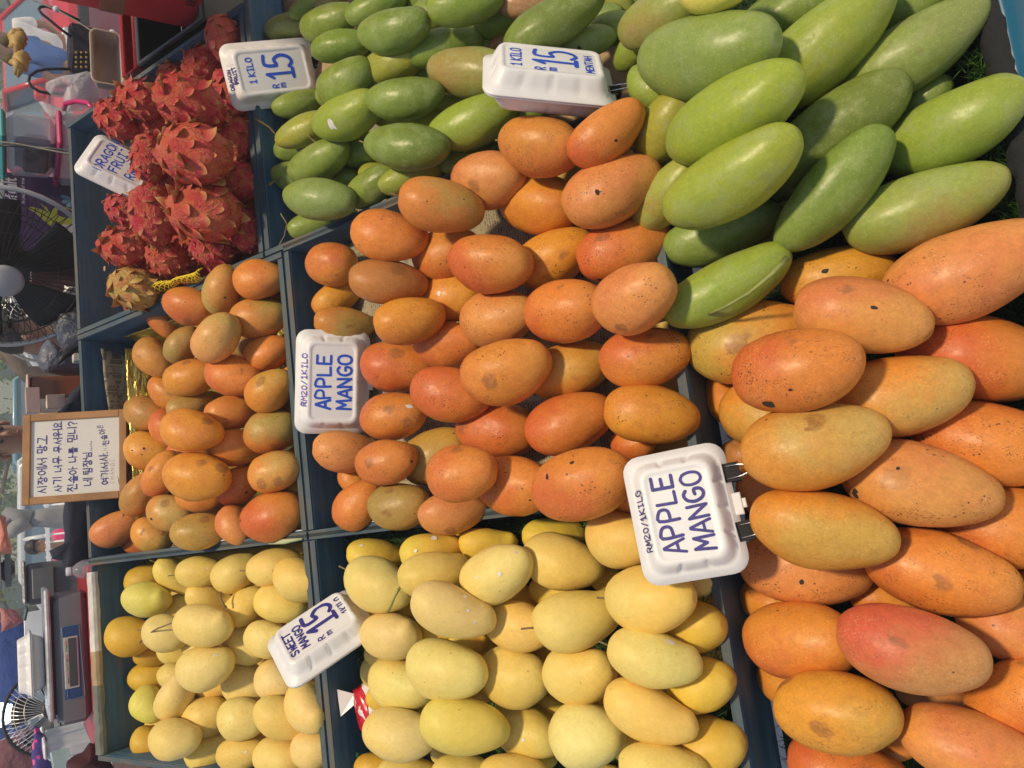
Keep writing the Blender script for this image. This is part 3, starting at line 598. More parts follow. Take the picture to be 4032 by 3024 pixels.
# peeled patches and stickers on the fruit's skin
def on_skin(name, px, py, w, h, mat, ang=0, seed=0):
    best = None; rd = Vector(CAM2W @ _cray(px, py)).normalized(); og = Vector(CAMPOS)
    for f in FR:
        o = f['ob']
        if (f['px'] - px) ** 2 + (f['py'] - py) ** 2 > (f['L'] * .7) ** 2: continue
        mi = (Matrix.Translation(o.location) @ o.rotation_quaternion.to_matrix().to_4x4() @ Matrix.Diagonal((*o.scale, 1))).inverted()
        a = mi @ og; d = (mi.to_3x3() @ rd); A = d.dot(d); B = 2 * a.dot(d); C_ = a.dot(a) - 1.0; D = B * B - 4 * A * C_
        if D < 0: continue
        t = (-B - math.sqrt(D)) / (2 * A)
        if best is None or t < best[0]: best = (t, f, a + d * t)
    if best is None: return
    t, f, p = best; o = f['ob']; n = Vector((p.x, p.y, p.z)).normalized(); u = Vector((1, 0, 0)) - n * n.x; u = u.normalized() if u.length > .1 else Vector((0, 1, 0)); v = n.cross(u)
    # find the true surface along the normal with a short search of the mesh
    me = o.data; q = min((vt.co for vt in me.vertices), key=lambda c: (c - p).length_squared); n2 = q.normalized(); k = (q.dot(n) + .012)
    r = random.Random(seed); m_ = 9; V = [n * k]; sx, sy = w / f['a'], h / f['b']
    for i in range(m_):
        a = 2 * math.pi * i / m_ + ang; rr = r.uniform(.65, 1); vv = u * math.cos(a) * sx * rr + v * math.sin(a) * sy * rr; V.append((n * k + vv).normalized() * (k - .002))
    mb = MB(); mb.add([tuple(c) for c in V], [(0, 1 + i, 1 + (i+1) % m_) for i in range(m_)]); mb.build(name, mat, o)
M['peel'] = simple('pale_peeled_skin', (.75, .73, .68), .6, var=.1)
for i, (tl, x, y, w, h) in enumerate((('F', 1055, 455, .004, .004), ('F', 850, 580, .004, .003), ('F', 875, 677, .003, .003), ('F', 925, 765, .003, .003), ('F', 2130, 860, .011, .004), ('F', 650, 215, .006, .006), ('F', 530, 308, .004, .003), ('F', 190, 272, .006, .003), ('F', 1160, 312, .004, .003), ('F', 1197, 1490, .003, .003),
        ('C', 1347, 950, .006, .003), ('C', 1295, 413, .004, .002), ('C', 1527, 1560, .004, .003), ('A', 2055, 790, .010, .016), ('E', 670, 245, .005, .005), ('E', 497, 945, .010, .004), ('F', 895, 478, .003, .003))):
    on_skin('peeled_patch', TILE[tl][0] + x / 1.58, TILE[tl][1] + y / 1.58, w, h, M['peel'], seed=i)
M['scar'] = simple('dark_scar', (.03, .02, .018), .8, var=.3, scale=40)
for i, (tl, x, y, w, h) in enumerate((('I', 628, 928, .009, .008), ('I', 1180, 1490, .007, .009), ('I', 1290, 327, .005, .003), ('I', 975, 105, .006, .004), ('J', 825, 515, .004, .005), ('I', 1425, 1332, .003, .003), ('D', 1663, 1195, .004, .005), ('D', 1783, 878, .003, .003), ('E', 1680, 152, .006, .003), ('E', 1250, 1540, .003, .002),
        ('E', 1345, 1385, .003, .006), ('B', 1398, 270, .003, .003), ('B', 890, 1208, .004, .004), ('B', 875, 1250, .002, .002), ('B', 1535, 1485, .004, .003), ('C', 1497, 120, .003, .004), ('C', 935, 112, .005, .004), ('E', 505, 1290, .004, .003), ('I', 757, 845, .003, .002), ('E', 1500, 1290, .004, .003), ('D', 1550, 305, .004, .006), ('B', 818, 1222, .003, .002))):
    on_skin('scar', TILE[tl][0] + x / 1.58, TILE[tl][1] + y / 1.58, w, h, M['scar'], seed=i + 40)
def part_box(name, lo, hi, mat, parent, bev=.0015, rot=None):
    mb = MB(); mb.box(lo, hi, bev); return mb.build(name, mat, parent)
def crate(name, lab, X0, X1, Y0, Y1, zf, back_h=0, sides='LRFB', top=0.0, mark=None):
    e = tabempty('fruit_crate'); tag(e, lab, 'crate', 'blue wooden fruit crates of the sloping display')
    zb = zf - .03
    def board(kind, lo, hi):
        ax = 0 if hi[0] - lo[0] > hi[1] - lo[1] else 1
        b = part_box('board', lo, (hi[0], hi[1], hi[2] - .003), M['blue_x' if ax == 0 else 'blue_y'], e)
        r = part_box('rim', (lo[0] + .0008, lo[1] + .0008, hi[2] - .0026), (hi[0] - .0008, hi[1] - .0008, hi[2] + .0005), M['rim_x' if ax == 0 else 'rim_y'], b, 0)
    if 'F' in sides: board('F', (X0, Y0 - TH, zb), (X1, Y0, top))
    if 'B' in sides: board('B', (X0, Y1, zb), (X1, Y1 + TH, top + back_h))
    if 'L' in sides: board('L', (X0 - TH + .001, Y0 - TH, zb), (X0 - .001, Y1 + TH, top + .001))
    if 'R' in sides: board('R', (X1 + .001, Y0 - TH, zb), (X1 + TH - .001, Y1 + TH, top + .001))
    n = 6; w = (X1 - X0) / n
    for k in range(n):
        part_box('floor_slat', (X0 + k * w + .002, Y0 + .001, zf - .016), (X0 + (k + 1) * w - .002, Y1 - .001, zf - .004 + (k % 2) * .001), M['plank'], e)
    return e
crate('c', 'blue wooden back crate holding ripe orange mangoes, behind the middle crate', -.010, .545, 1.19, 1.95, -.135)
crate('c', 'blue wooden back crate of yellow mangoes with paper wrapped back rim', -.475, -.030, 1.19, 1.95, -.145)
crate('c', 'blue wooden back crate full of red dragon fruit', .575, 1.135, 1.245, 1.95, -.145)
crate('c', 'blue wooden middle crate with newspaper under freckled orange mangoes', -.010, .555, .385, 1.155, -.08)
crate('c', 'blue wooden crate lined with fake grass under yellow mangoes', -.70, -.030, .385, 1.155, -.10, sides='RFB')
crate('c', 'blue wooden middle crate of green mangoes', .575, 1.30, .385, 1.21, -.10, sides='LB')
# front tray and its skirting
tr = tabempty('front_tray'); tag(tr, 'long front tray of the stall with fake grass lining and blue front', 'tray')
part_box('floor_panel', (-1.0, -.07, -.145), (1.5, .36, -.13), M['plank'], tr)
part_box('front_board', (-1.0, -.081, -.16), (1.5, -.071, -.040), M['blue_x'], tr)
M['skirt'] = simple('teal_skirting', (.006, .085, .15), .3, var=.2, scale=3, bump=.1)
mb = MB(); V = []; F = []
nx = 60
for i in range(nx + 1):
    x = -1.0 + 2.5 * i / nx
    for (y, z) in ((-.079, -.034), (-.088, -.034), (-.104, -.042), (-.118, -.12), (-.14, -.4), (-.15, -.62)):
        V.append((x, y - .004 * math.sin(x * 40) * (1 if z < -.04 else .2), z))
for i in range(nx):
    for k in range(5): F.append((i*6+k, (i+1)*6+k, (i+1)*6+k+1, i*6+k+1))
mb.add(V, F, True); sk = mb.build('skirting_cloth', M['skirt'], tr); md = sk.modifiers.new('t', 'SOLIDIFY'); md.thickness = .002
# dark ragged edge of the grass mat along the tray's front
M['ragged'] = simple('ragged_backing', (.012, .014, .016), .9, var=.5, scale=60, bump=.8)
V = []; F = []; r = random.Random(3); nx = 160
for i in range(nx + 1):
    x = -.2 + 1.5 * i / nx; w = .006 + .007 * noise.noise(Vector((x * 30, 0, 0))) + .004 * noise.noise(Vector((x * 90, 3, 0)))
    V += [(x, -.062 + w, -.048), (x, -.066 + w * .4, -.034), (x, -.080 - w * .5, -.0300), (x, -.083 - w * .6, -.0335)]
for i in range(nx):
    for k in range(3): F.append((i*4+k, (i+1)*4+k, (i+1)*4+k+1, i*4+k+1))
mb = MB(); mb.add(V, F, True); mb.build('ragged_mat_edge', M['ragged'], tr)
# fake grass: nobody could count the blades
def grass(name, label, regions, n, seed, parent=None):
    g = np.random.default_rng(seed); V = []; F = []
    areas = np.array([(x1 - x0) * (y1 - y0) for (x0, x1, y0, y1, *z) in regions]); areas /= areas.sum()
    pos = []
    for (x0, x1, y0, y1, z0, z1), a in zip(regions, areas):
        k = int(n * a); px = g.uniform(x0, x1, k); py = g.uniform(y0, y1, k); pos.append(np.stack([px, py, z0 + (z1 - z0) * (py - y0) / max(1e-6, y1 - y0)], 1))
    pos = np.concatenate(pos); k = len(pos)
    h = g.uniform(.010, .026, k); az = g.uniform(0, 2 * math.pi, k); lean = g.uniform(.1, 1.1, k); w = g.uniform(.0005, .0010, k); yaw = g.uniform(0, 2 * math.pi, k)
    d = np.stack([np.cos(az) * np.sin(lean), np.sin(az) * np.sin(lean), np.cos(lean)], 1); s = np.stack([np.cos(yaw), np.sin(yaw), np.zeros(k)], 1) * w[:, None]
    mid = pos + d * (h * .55)[:, None]; d2 = d + np.stack([np.cos(az), np.sin(az), -.5 * np.ones(k)], 1) * .5
    tip = mid + d2 * (h * .45)[:, None]
    V = np.stack([pos - s, pos + s, mid - s * .8, mid + s * .8, tip], 1).reshape(-1, 3)
    b = np.arange(k)[:, None] * 5
    me = bpy.data.meshes.new(name); nf = k * 2
    me.vertices.add(len(V)); me.vertices.foreach_set('co', V.ravel())
    quads = b + np.array([[0, 1, 3, 2]]); tris = b + np.array([[2, 3, 4]])
    me.loops.add(k * 7); me.loops.foreach_set('vertex_index', np.concatenate([quads, tris], 1).ravel())
    st = np.arange(k)[:, None] * 7 + np.array([[0, 4]]); me.polygons.add(nf); me.polygons.foreach_set('loop_start', st.ravel())
    me.update(calc_edges=True); me.validate()
    o = link(name, me, M['grass'])
    o.location = ORI; o.rotation_mode = 'QUATERNION'; o.rotation_quaternion = TABQ
    tag(o, label, 'fake grass', kind='stuff'); return o
grass('fake_grass', 'green fake grass lining the front tray', [(-.62, 1.2, -.066, .355, -.118, -.118), (.2, 1.2, -.068, -.035, -.055, -.060), (.2, 1.2, -.068, -.03, -.06, -.11)], 62000, 1)
grass('fake_grass', 'green fake grass lining the front yellow mango crate', [(-.66, -.035, .39, 1.15, -.082, -.082), (-.66, -.035, .39, .40, -.03, -.004), (-.66, -.035, .39, .405, -.07, -.02)], 36000, 2)
for lab, lo, hi in (('flat green backing mat of the fake grass in the front tray', (-.64, -.068, -.126), (1.25, .358, -.120)), ('flat green backing mat under the front yellow mangoes', (-.68, .388, -.095), (-.033, 1.15, -.087))):
    mb = MB(); mb.box(lo, hi); o = mb.build('grass_mat', M['mat']); o.location = ORI; o.rotation_mode = 'QUATERNION'; o.rotation_quaternion = TABQ; tag(o, lab, 'mat')
# paper sheets
def sheet(name, lab, cat, pts, mat, n=16, amp=.004, seed=0, th=.0006, group=None, curl=0):
    """rumpled sheet through four corners given in display coordinates"""
    a, b, c, d = [np.array(p, float) for p in pts]; V = []; F = []
    up = np.cross(b - a, d - a); up /= np.linalg.norm(up)
    for i in range(n + 1):
        for j in range(n + 1):
            u, v = i / n, j / n; p = (a * (1-u) + b * u) * (1-v) + (d * (1-u) + c * u) * v
            q = noise.noise(Vector((u * 3 + seed, v * 3, seed))) + .5 * noise.noise(Vector((u * 9 + seed, v * 9, seed * 2)))
            e = curl * max(0, (abs(u - .5) * 2) ** 6 + (abs(v - .5) * 2) ** 6)
            jag = .004 * noise.noise(Vector((u * 25, v * 25, seed + 5)))
            V.append(p + up * (q * amp + e) + (b - a) * jag * (1 if v in (0, 1) else 0) + (d - a) * jag * (1 if u in (0, 1) else 0))
    for i in range(n):
        for j in range(n): k = i * (n + 1) + j; F.append((k, k + n + 1, k + n + 2, k + 1))
    me = mesh(name, V, F, True); o = link(name, me, mat); o.location = ORI; o.rotation_mode = 'QUATERNION'; o.rotation_quaternion = TABQ
    md = o.modifiers.new('thick', 'SOLIDIFY'); md.thickness = th; md.offset = 1
    tag(o, lab, cat, group); return o
zn = -.068
sheet('cardboard_sheet', 'yellow cardboard sheet under the front row of the newspaper crate', 'cardboard', [(-.005, .39, zn - .004), (.55, .39, zn - .004), (.55, .62, zn - .004), (-.005, .62, zn - .004)], M['cardy'], amp=.001)
sheet('newspaper', 'large newspaper sheet under mangoes, nearest the yellow cardboard', 'newspaper', [(-.003, .47, zn + .000), (.42, .455, zn + .000), (.43, .80, zn + .001), (-.003, .83, zn + .001)], M['news'], amp=.003, seed=3)
sheet('newspaper', 'newspaper sheet with photo and Chinese headlines, under the upper right mangoes', 'newspaper', [(.20, .60, zn + .004), (.55, .58, zn + .004), (.55, 1.06, zn + .005), (.22, 1.03, zn + .005)], M['news'], amp=.003, seed=9)
sheet('newspaper', 'newspaper sheet in the lower middle of the orange mango crate', 'newspaper', [(.01, .80, zn + .003), (.24, .77, zn + .003), (.26, 1.09, zn + .004), (.02, 1.10, zn + .004)], M['news'], amp=.003, seed=5)
sheet('cardboard_sheet', 'brown cardboard sheet under the green mangoes', 'cardboard', [(.58, .39, -.094), (1.2, .39, -.094), (1.2, 1.20, -.094), (.58, 1.20, -.094)], M['card'], amp=.001)
sheet('newspaper', 'torn white newspaper edge beside the green mangoes by the crate rim', 'newspaper', [(.60, .95, -.086), (.85, .95, -.086), (.86, 1.17, -.07), (.60, 1.17, -.07)], M['news'], amp=.004, seed=15)
sheet('cardboard_sheet', 'brown cardboard sheet under the dragon fruit', 'cardboard', [(.58, 1.25, -.136), (1.13, 1.25, -.136), (1.13, 1.945, -.136), (.58, 1.945, -.136)], M['card'], amp=.001)
sheet('cardboard_sheet', 'yellowish cardboard sheet under the back yellow mangoes', 'cardboard', [(-.47, 1.195, -.136), (-.035, 1.195, -.136), (-.035, 1.945, -.136), (-.47, 1.945, -.136)], M['cardy'], amp=.001)
sheet('newspaper', 'small torn newspaper scrap at the front left corner of the foil crate', 'newspaper', [(.01, 1.60, -.11), (.10, 1.60, -.11), (.10, 1.90, -.09), (.03, 1.90, -.05)], M['news'], amp=.006, seed=21)
# gold foil tray with upright walls
ft = tabempty('gold_foil_tray'); tag(ft, 'shiny gold foil gift tray under the back orange mangoes', 'tray')
def thin(name, pts, mat, parent, th=.0015, n=14, amp=.004, seed=1):
    a, b, c, d = [np.array(p, float) for p in pts]; V = []; F = []; up = np.cross(b - a, d - a); up /= np.linalg.norm(up)
    for i in range(n + 1):
        for j in range(n + 1):
            u, v = i / n, j / n; V.append((a * (1-u) + b * u) * (1-v) + (d * (1-u) + c * u) * v + up * amp * noise.noise(Vector((u * 4, v * 4, seed))))
    for i in range(n):
        for j in range(n): k = i * (n + 1) + j; F.append((k, k + n + 1, k + n + 2, k + 1))
    o = link(name, mesh(name, V, F, True), mat, parent); md = o.modifiers.new('thick', 'SOLIDIFY'); md.thickness = th; return o
thin('tray_floor', [(.06, 1.30, -.124), (.50, 1.30, -.124), (.50, 1.80, -.124), (.06, 1.80, -.124)], M['foil'], ft)
thin('tray_wall', [(.06, 1.80, -.124), (.50, 1.80, -.124), (.50, 1.83, -.045), (.06, 1.83, -.045)], M['foil'], ft, seed=4)
thin('tray_wall', [(.50, 1.80, -.124), (.50, 1.30, -.124), (.53, 1.30, -.06), (.53, 1.83, -.045)], M['foil'], ft, seed=6)
sheet('newspaper', 'crumpled newspaper sheet standing behind the gold foil tray', 'newspaper', [(.06, 1.90, -.13), (.49, 1.90, -.13), (.52, 1.925, -.035), (.06, 1.865, -.035)], M['news'], amp=.008, seed=33)
# ------------------------------------------------------------------ hand lettering
FONT = {  # strokes on a grid 4 wide, 6 high
'A': [[(0,0),(1.9,6),(2.2,6),(4,0)],[(.7,2),(3.4,2.1)]], 'B': [[(0,0),(0,6),(3,5.6),(3,3.6),(0,3.2),(3.6,2.4),(3.4,.3),(0,0)]], 'C': [[(3.8,5),(2.6,6),(.8,5.4),(0,3.2),(.7,.8),(2.4,0),(3.8,.8)]],
'D': [[(0,0),(0,6),(2.6,5.4),(3.8,3.2),(2.8,.8),(0,0)]], 'E': [[(3.6,6),(0,6),(0,0),(3.7,0)],[(0,3.1),(3,3.2)]], 'F': [[(3.7,6),(0,6),(0,0)],[(0,3.2),(2.8,3.3)]],
'G': [[(3.7,5.2),(2.4,6),(.7,5.2),(0,3),(.8,.7),(2.4,0),(3.7,.9),(3.7,2.6),(2.2,2.6)]], 'H': [[(0,0),(0,6)],[(3.6,0),(3.6,6)],[(0,3),(3.6,3.1)]], 'I': [[(2,0),(2,6)],[(.8,6),(3.2,6)],[(.8,0),(3.2,0)]],
'i': [[(1,0),(1,6)]], 'K': [[(0,0),(0,6)],[(3.6,6),(0,2.7),(3.8,0)]], 'L': [[(.2,6),(0,0),(3.6,0)]], 'M': [[(0,0),(.4,6),(2,2.2),(3.7,6),(4.1,0)]], 'N': [[(0,0),(0,6),(3.6,0),(3.6,6)]],
'O': [[(2,6),(.5,5.2),(0,3),(.6,.8),(2,0),(3.5,.8),(4,3),(3.4,5.2),(2,6)]], 'P': [[(0,0),(0,6),(2.8,5.8),(3.5,4.4),(2.8,3),(0,2.7)]], 'R': [[(0,0),(0,6),(2.8,5.8),(3.4,4.5),(2.6,3.2),(0,2.9)],[(1.4,3),(3.7,0)]],
'S': [[(3.6,5.2),(2.2,6),(.5,5.2),(.7,3.7),(2.8,2.8),(3.6,1.5),(2.4,.1),(.2,.7)]], 'T': [[(0,6),(4,6)],[(2,6),(2,0)]], 'U': [[(0,6),(.2,1.4),(1.8,0),(3.5,1.2),(3.7,6)]], 'W': [[(0,6),(1,0),(2.1,4),(3.3,0),(4.3,6)]],
'0': [[(2,6),(.5,5),(.2,3),(.6,.9),(2,0),(3.4,.9),(3.7,3),(3.3,5),(2,6)]], '1': [[(.6,4.6),(2,6),(2,0)],[(.5,0),(3.5,0)]], '2': [[(.2,4.8),(1.6,6),(3.3,5),(2.9,3.3),(.1,0),(3.8,0)]],
'5': [[(3.6,6),(.6,6),(.4,3.4),(2.4,3.8),(3.8,2.3),(3.1,.5),(1.4,-.1),(0,.6)]], '/': [[(.3,-.4),(3.2,6.4)]], '?': [[(.2,4.8),(1.6,6),(3.3,5),(3,3.5),(1.7,2.6),(1.7,1.7)],[(1.7,.3),(1.75,0)]], '.': [[(.6,.3),(.7,0)]], '!': [[(1.4,6),(1.3,1.8)],[(1.3,.4),(1.35,0)]],
'(': [[(2.6,6.4),(1.2,4.5),(1.2,1.5),(2.6,-.4)]], ')': [[(1.2,6.4),(2.6,4.5),(2.6,1.5),(1.2,-.4)]],
'c': [[(3.4,3.4),(2,4.2),(.6,3.4),(.3,2),(.8,.6),(2.1,0),(3.4,.7)]], 'o': [[(2,4.2),(.6,3.4),(.2,2.1),(.7,.6),(2,0),(3.3,.6),(3.8,2.1),(3.3,3.5),(2,4.2)]], 'f': [[(3.2,6),(2,6.1),(1.5,5),(1.5,0)],[(.3,3.9),(3,3.9)]],
'r': [[(.7,4.1),(.7,0)],[(.7,2.6),(1.6,4),(3.1,4.1)]], 'u': [[(.4,4.1),(.5,.9),(1.8,0),(3.3,.9)],[(3.4,4.1),(3.4,0)]], 'ı': [[(1.2,4.1),(1.2,0)],[(1.2,5.6),(1.2,5.9)]], 'l': [[(1.2,6),(1.2,0)]], 'e': [[(.4,2.2),(3.5,2.3),(3.1,3.7),(2,4.2),(.7,3.4),(.3,2),(.9,.5),(2.2,0),(3.5,.6)]],
's': [[(3.1,3.6),(1.9,4.2),(.6,3.4),(1,2.4),(2.8,1.8),(3.2,.7),(1.9,0),(.4,.6)]], 'd': [[(3.5,6),(3.5,0)],[(3.5,3.2),(2,4.2),(.5,3.2),(.4,1),(2,0),(3.5,1)]], 't': [[(1.7,5.4),(1.7,.8),(2.4,0),(3.3,.2)],[(.4,3.9),(3.1,3.9)]], 'n': [[(.6,4.1),(.6,0)],[(.6,3),(2,4.2),(3.3,3.3),(3.4,0)]],
'h': [[(.6,6),(.6,0)],[(.6,2.8),(2,4.1),(3.2,3.2),(3.3,0)]], 'g': [[(3.4,4),(3.4,-1),(2,-1.8),(.5,-1.2)],[(3.4,3.2),(2,4.2),(.5,3),(.5,1),(2,0),(3.4,1)]], 'm': [[(0,0),(0,4)],[(0,3),(1,4),(1.9,3.2),(1.9,0)],[(1.9,3),(3,4),(3.9,3.2),(3.9,0)]],
}
def ribbon(mb, pts, w, z=0., th=.0004, rnd=None):
    """a marker stroke: flat rounded ribbon"""
    P = [Vector((p[0], p[1], 0)) for p in pts]
    for i in range(len(P) - 1):
        a, b = P[i], P[i+1]; d = b - a
        if d.length < 1e-9: continue
        d.normalize(); n = Vector((-d.y, d.x, 0)) * w / 2
        zz = z + th + i * 1e-6
        mb.add([(*(a - n)[:2], zz), (*(b - n)[:2], zz), (*(b + n)[:2], zz), (*(a + n)[:2], zz)], [(0, 1, 2, 3)])
    for i, p in enumerate(P):
        zz = z + th + 3e-6 + i * 1.3e-6; k = 10
        mb.add([(p.x + math.cos(2*math.pi*q/k) * w/2, p.y + math.sin(2*math.pi*q/k) * w/2, zz) for q in range(k)], [tuple(range(k))])
def smooth_pts(pts, n=3):
    if len(pts) < 4: return pts
    out = []
    for i in range(len(pts) - 1):
        p0 = pts[max(i-1, 0)]; p1 = pts[i]; p2 = pts[i+1]; p3 = pts[min(i+2, len(pts)-1)]
        for q in range(n):
            t = q / n; out.append(tuple(.5 * ((2*p1[k]) + (-p0[k]+p2[k])*t + (2*p0[k]-5*p1[k]+4*p2[k]-p3[k])*t*t + (-p0[k]+3*p1[k]-3*p2[k]+p3[k])*t**3) for k in (0, 1)))
    out.append(pts[-1]); return out
ROUND = set('BCDGOPRSU025?cofruesdtnhgm')
def write(mb, text, x, y, h, w, z, sw, jit=.04, adv=1.28, seed=1, slant=0, rise=0):
    """strokes for one line; (x,y) lower left, h letter height, w letter width, sw stroke width"""
    r = random.Random(seed); cx = x
    for ch in text:
        if ch == ' ': cx += w * .7; continue
        g = FONT.get(ch)
        if g is None: continue
        ang = r.uniform(-jit, jit); sc = 1 + r.uniform(-jit, jit); ww = w * (.45 if ch in '.!ilı' else 1)
        for st in g:
            pts = [((px / 4) * w, (py / 6) * h * sc) for px, py in (smooth_pts(st) if ch in ROUND else st)]
            pts = [(cx + px * math.cos(ang) - py * math.sin(ang) + slant * py, y + px * math.sin(ang) + py * math.cos(ang) + rise * (cx - x)) for px, py in pts]
            ribbon(mb, pts, sw * r.uniform(.9, 1.1), z)
        cx += ww * adv
    return cx

# ------------------------------------------------------------------ foam label boxes
def rrect(hx, hy, r, n=5, notch=None):
    pts = []
    for (sx, sy, a0) in ((1, 1, 0), (-1, 1, 90), (-1, -1, 180), (1, -1, 270)):
        for k in range(n + 1):
            a = R_(a0 + 90 * k / n); pts.append(((hx - r) * sx + r * math.cos(a), (hy - r) * sy + r * math.sin(a)))
    # subdivide the straight runs for ribs
    out = []
    for i, p in enumerate(pts):
        q = pts[(i + 1) % len(pts)]; out.append(p); L = math.hypot(q[0]-p[0], q[1]-p[1])
        if L > .02:
            m = 24
            for k in range(1, m): out.append((p[0] + (q[0]-p[0]) * k / m, p[1] + (q[1]-p[1]) * k / m))
    return out
def shell(mb, w, h, depth, top_in, flip=1, ribs=4, rim=.008, th=.002):
    hx, hy = w / 2, h / 2; rings = []
    def ring(ins, z, rad, ribamp=0, rb=0):
        base = rrect(hx - ins, hy - ins, rad); o = []
        for (x, y) in base:
            # ribs pressed into the side walls
            ex = abs(abs(x) - (hx - ins)); ey = abs(abs(y) - (hy - ins)); k = 0
            if ribamp:
                s = y / (hy - ins) if ex < ey else x / (hx - ins); nn = ribs if ex < ey and h > w or ex > ey and w > h else ribs - 1
                ph = (s * .5 + .5) * nn; dd = abs(ph - round(ph)); k = ribamp * (1 - min(1, dd / .10)) ** .5 if 0 < round(ph) < nn and dd < .10 else 0
            sx = 1 - k / max(.01, abs(x)) if ex < ey else 1; sy = 1 - k / max(.01, abs(y)) if ey <= ex else 1
            o.append((x * sx, y * sy, z * flip))
        rings.append(o)
    ring(0, 0.0, .022); ring(0, .0025, .022); ring(rim * .9, .003, .018); ring(rim, .005, .018)
    ring(rim + .15 * top_in, .16 * depth, .018, .0015); ring(rim + .40 * top_in, .48 * depth, .018, .0035); ring(rim + .64 * top_in, .76 * depth, .017, .0035)
    ring(rim + .82 * top_in, .92 * depth, .015, .0015); ring(rim + top_in, depth, .013); ring(rim + top_in + .0045, depth - .0003, .011)
    ring(rim + top_in + .0058, depth - .0014, .010); ring(rim + top_in + .009, depth - .0014, .008)
    n = len(rings[0]); V = [p for rg in rings for p in rg]; F = []
    for i in range(len(rings) - 1):
        for k in range(n):
            f = (i*n+k, i*n+(k+1) % n, (i+1)*n+(k+1) % n, (i+1)*n+k); F.append(f if flip > 0 else f[::-1])
    F.append(tuple(range((len(rings)-1)*n, len(rings)*n)) if flip > 0 else tuple(range(len(rings)*n - 1, (len(rings)-1)*n - 1, -1)))
    F.append(tuple(range(n-1, -1, -1)) if flip > 0 else tuple(range(n)))
    mb.add(V, F, True)
    return depth - .0014
def foam_box(lab, px, py, depth_m, down2d, w, h, yaw=0, tilt=0, H=.030, texts=(), clips=(), tabs=True, group='white foam boxes written on as price labels'):
    """closed clamshell; down2d is where the writing's downward direction points in the photograph"""
    v = CAM2W @ _cray(px, py); pos = CAMPOS + v * (depth_m / FPX)
    e = np.array([down2d[0], -down2d[1], 0.]); e /= np.linalg.norm(e)
    vr = _cray(px, py); vr = vr / np.linalg.norm(vr)
    e = e - vr * (e @ vr); e /= np.linalg.norm(e)
    n = -vr; up = -e; right = np.cross(up, n)
    # tilt about the right axis, then yaw about the up axis
    up2 = up * math.cos(tilt) - n * math.sin(tilt); n2 = n * math.cos(tilt) + up * math.sin(tilt)
    n3 = n2 * math.cos(yaw) + right * math.sin(yaw); r3 = right * math.cos(yaw) - n2 * math.sin(yaw)
    q = basis_quat(CAM2W @ r3, CAM2W @ up2, CAM2W @ n3)
    e0 = empty('foam_box', pos, q); tag(e0, lab, 'foam box', group)
    mb = MB(); zt = shell(mb, w, h, H, .016); lid = mb.build('lid', M['foam'], e0); lid.location = (0, 0, .0008)
    mb = MB(); shell(mb, w * .985, h * .985, H * 1.05, .022, -1); mb.build('base', M['foam'], e0)
    if tabs:
        for s in (-1,):
            mb = MB(); mb.box((-.014, -h/2 - .007, -.003), (.014, -h/2 + .004, .0035), .0012); mb.box((-.006, -h/2 - .012, -.0025), (.006, -h/2 - .006, .002), .001); mb.build('closing_tab', M['foam'], lid)
    for (mat, calls) in texts:
        mb = MB()
        wall = any(c.get('z') == 'wall' for c in calls)
        for c in calls: write(mb, **{**dict(z=zt + .0002, jit=.05), **{k_: (0 if (k_ == 'z' and v_ == 'wall') else v_) for k_, v_ in c.items()}})
        if wall:        # writing that follows the sloping side wall
            KX = [.008, .008 + .15 * .016, .008 + .40 * .016, .008 + .64 * .016, .008 + .82 * .016, .008 + .016]; KZ = [.005, .16 * H, .48 * H, .76 * H, .92 * H, H]
            mb.xf(lambda v: (v[0], v[1], v[2] + .0012 + float(np.interp(h / 2 - v[1], KX, KZ))))
        mb.build('handwriting', mat, lid)
    for (cx_, cy_, a_, wl) in clips:
        c = empty('binder_clip'); c.rotation_mode = 'QUATERNION'
        ca, sa = math.cos(a_), math.sin(a_)
        P0 = Vector(pos) + q @ Vector((cx_, cy_, 0)); c.location = P0
        c.rotation_quaternion = q @ Matrix.Rotation(a_, 3, 'Z').to_quaternion()
        tag(c, wl, 'clip', 'black binder clips holding the foam boxes')
        mb = MB(); V = []
        prof = [(.006, .007), (.002, .0062), (-.010, .0085), (-.016, .0085), (-.016, -.0085), (-.010, -.0085), (.002, -.0062), (.006, -.007)]
        # wedge body, triangular in section
        mb.add([(-.012, .006, .0052), (.012, .006, .0052), (.012, -.013, .008), (-.012, -.013, .008), (-.012, .006, -.0052), (.012, .006, -.0052), (.012, -.013, -.008), (-.012, -.013, -.008),
                (-.012, .006, .0044), (.012, .006, .0044), (.012, -.012, .007), (-.012, -.012, .007)], [(0, 3, 2, 1), (4, 5, 6, 7), (3, 7, 6, 2)])
        b = mb.build('clip_body', M['clip'], c); md = b.modifiers.new('t', 'SOLIDIFY'); md.thickness = .0008
        mb = MB(); mb.tube([(-.012, .006, .0055), (.012, .006, .0055)], .0011, 6); mb.tube([(-.012, .006, -.0055), (.012, .006, -.0055)], .0011, 6); mb.build('clip_roll', M['clip'], b)
        for s in (1, -1):
            mb = MB(); mb.tube([(-.008, .005, .006 * s), (-.0075, -.012, .011 * s), (-.0035, -.030, .016 * s), (-.0035, -.034, .0172 * s), (.0035, -.034, .0172 * s), (.0035, -.030, .016 * s), (.0075, -.012, .011 * s), (.008, .005, .006 * s)], .0008, 6)
            mb.build('clip_handle', M['wire'], c)
    return e0
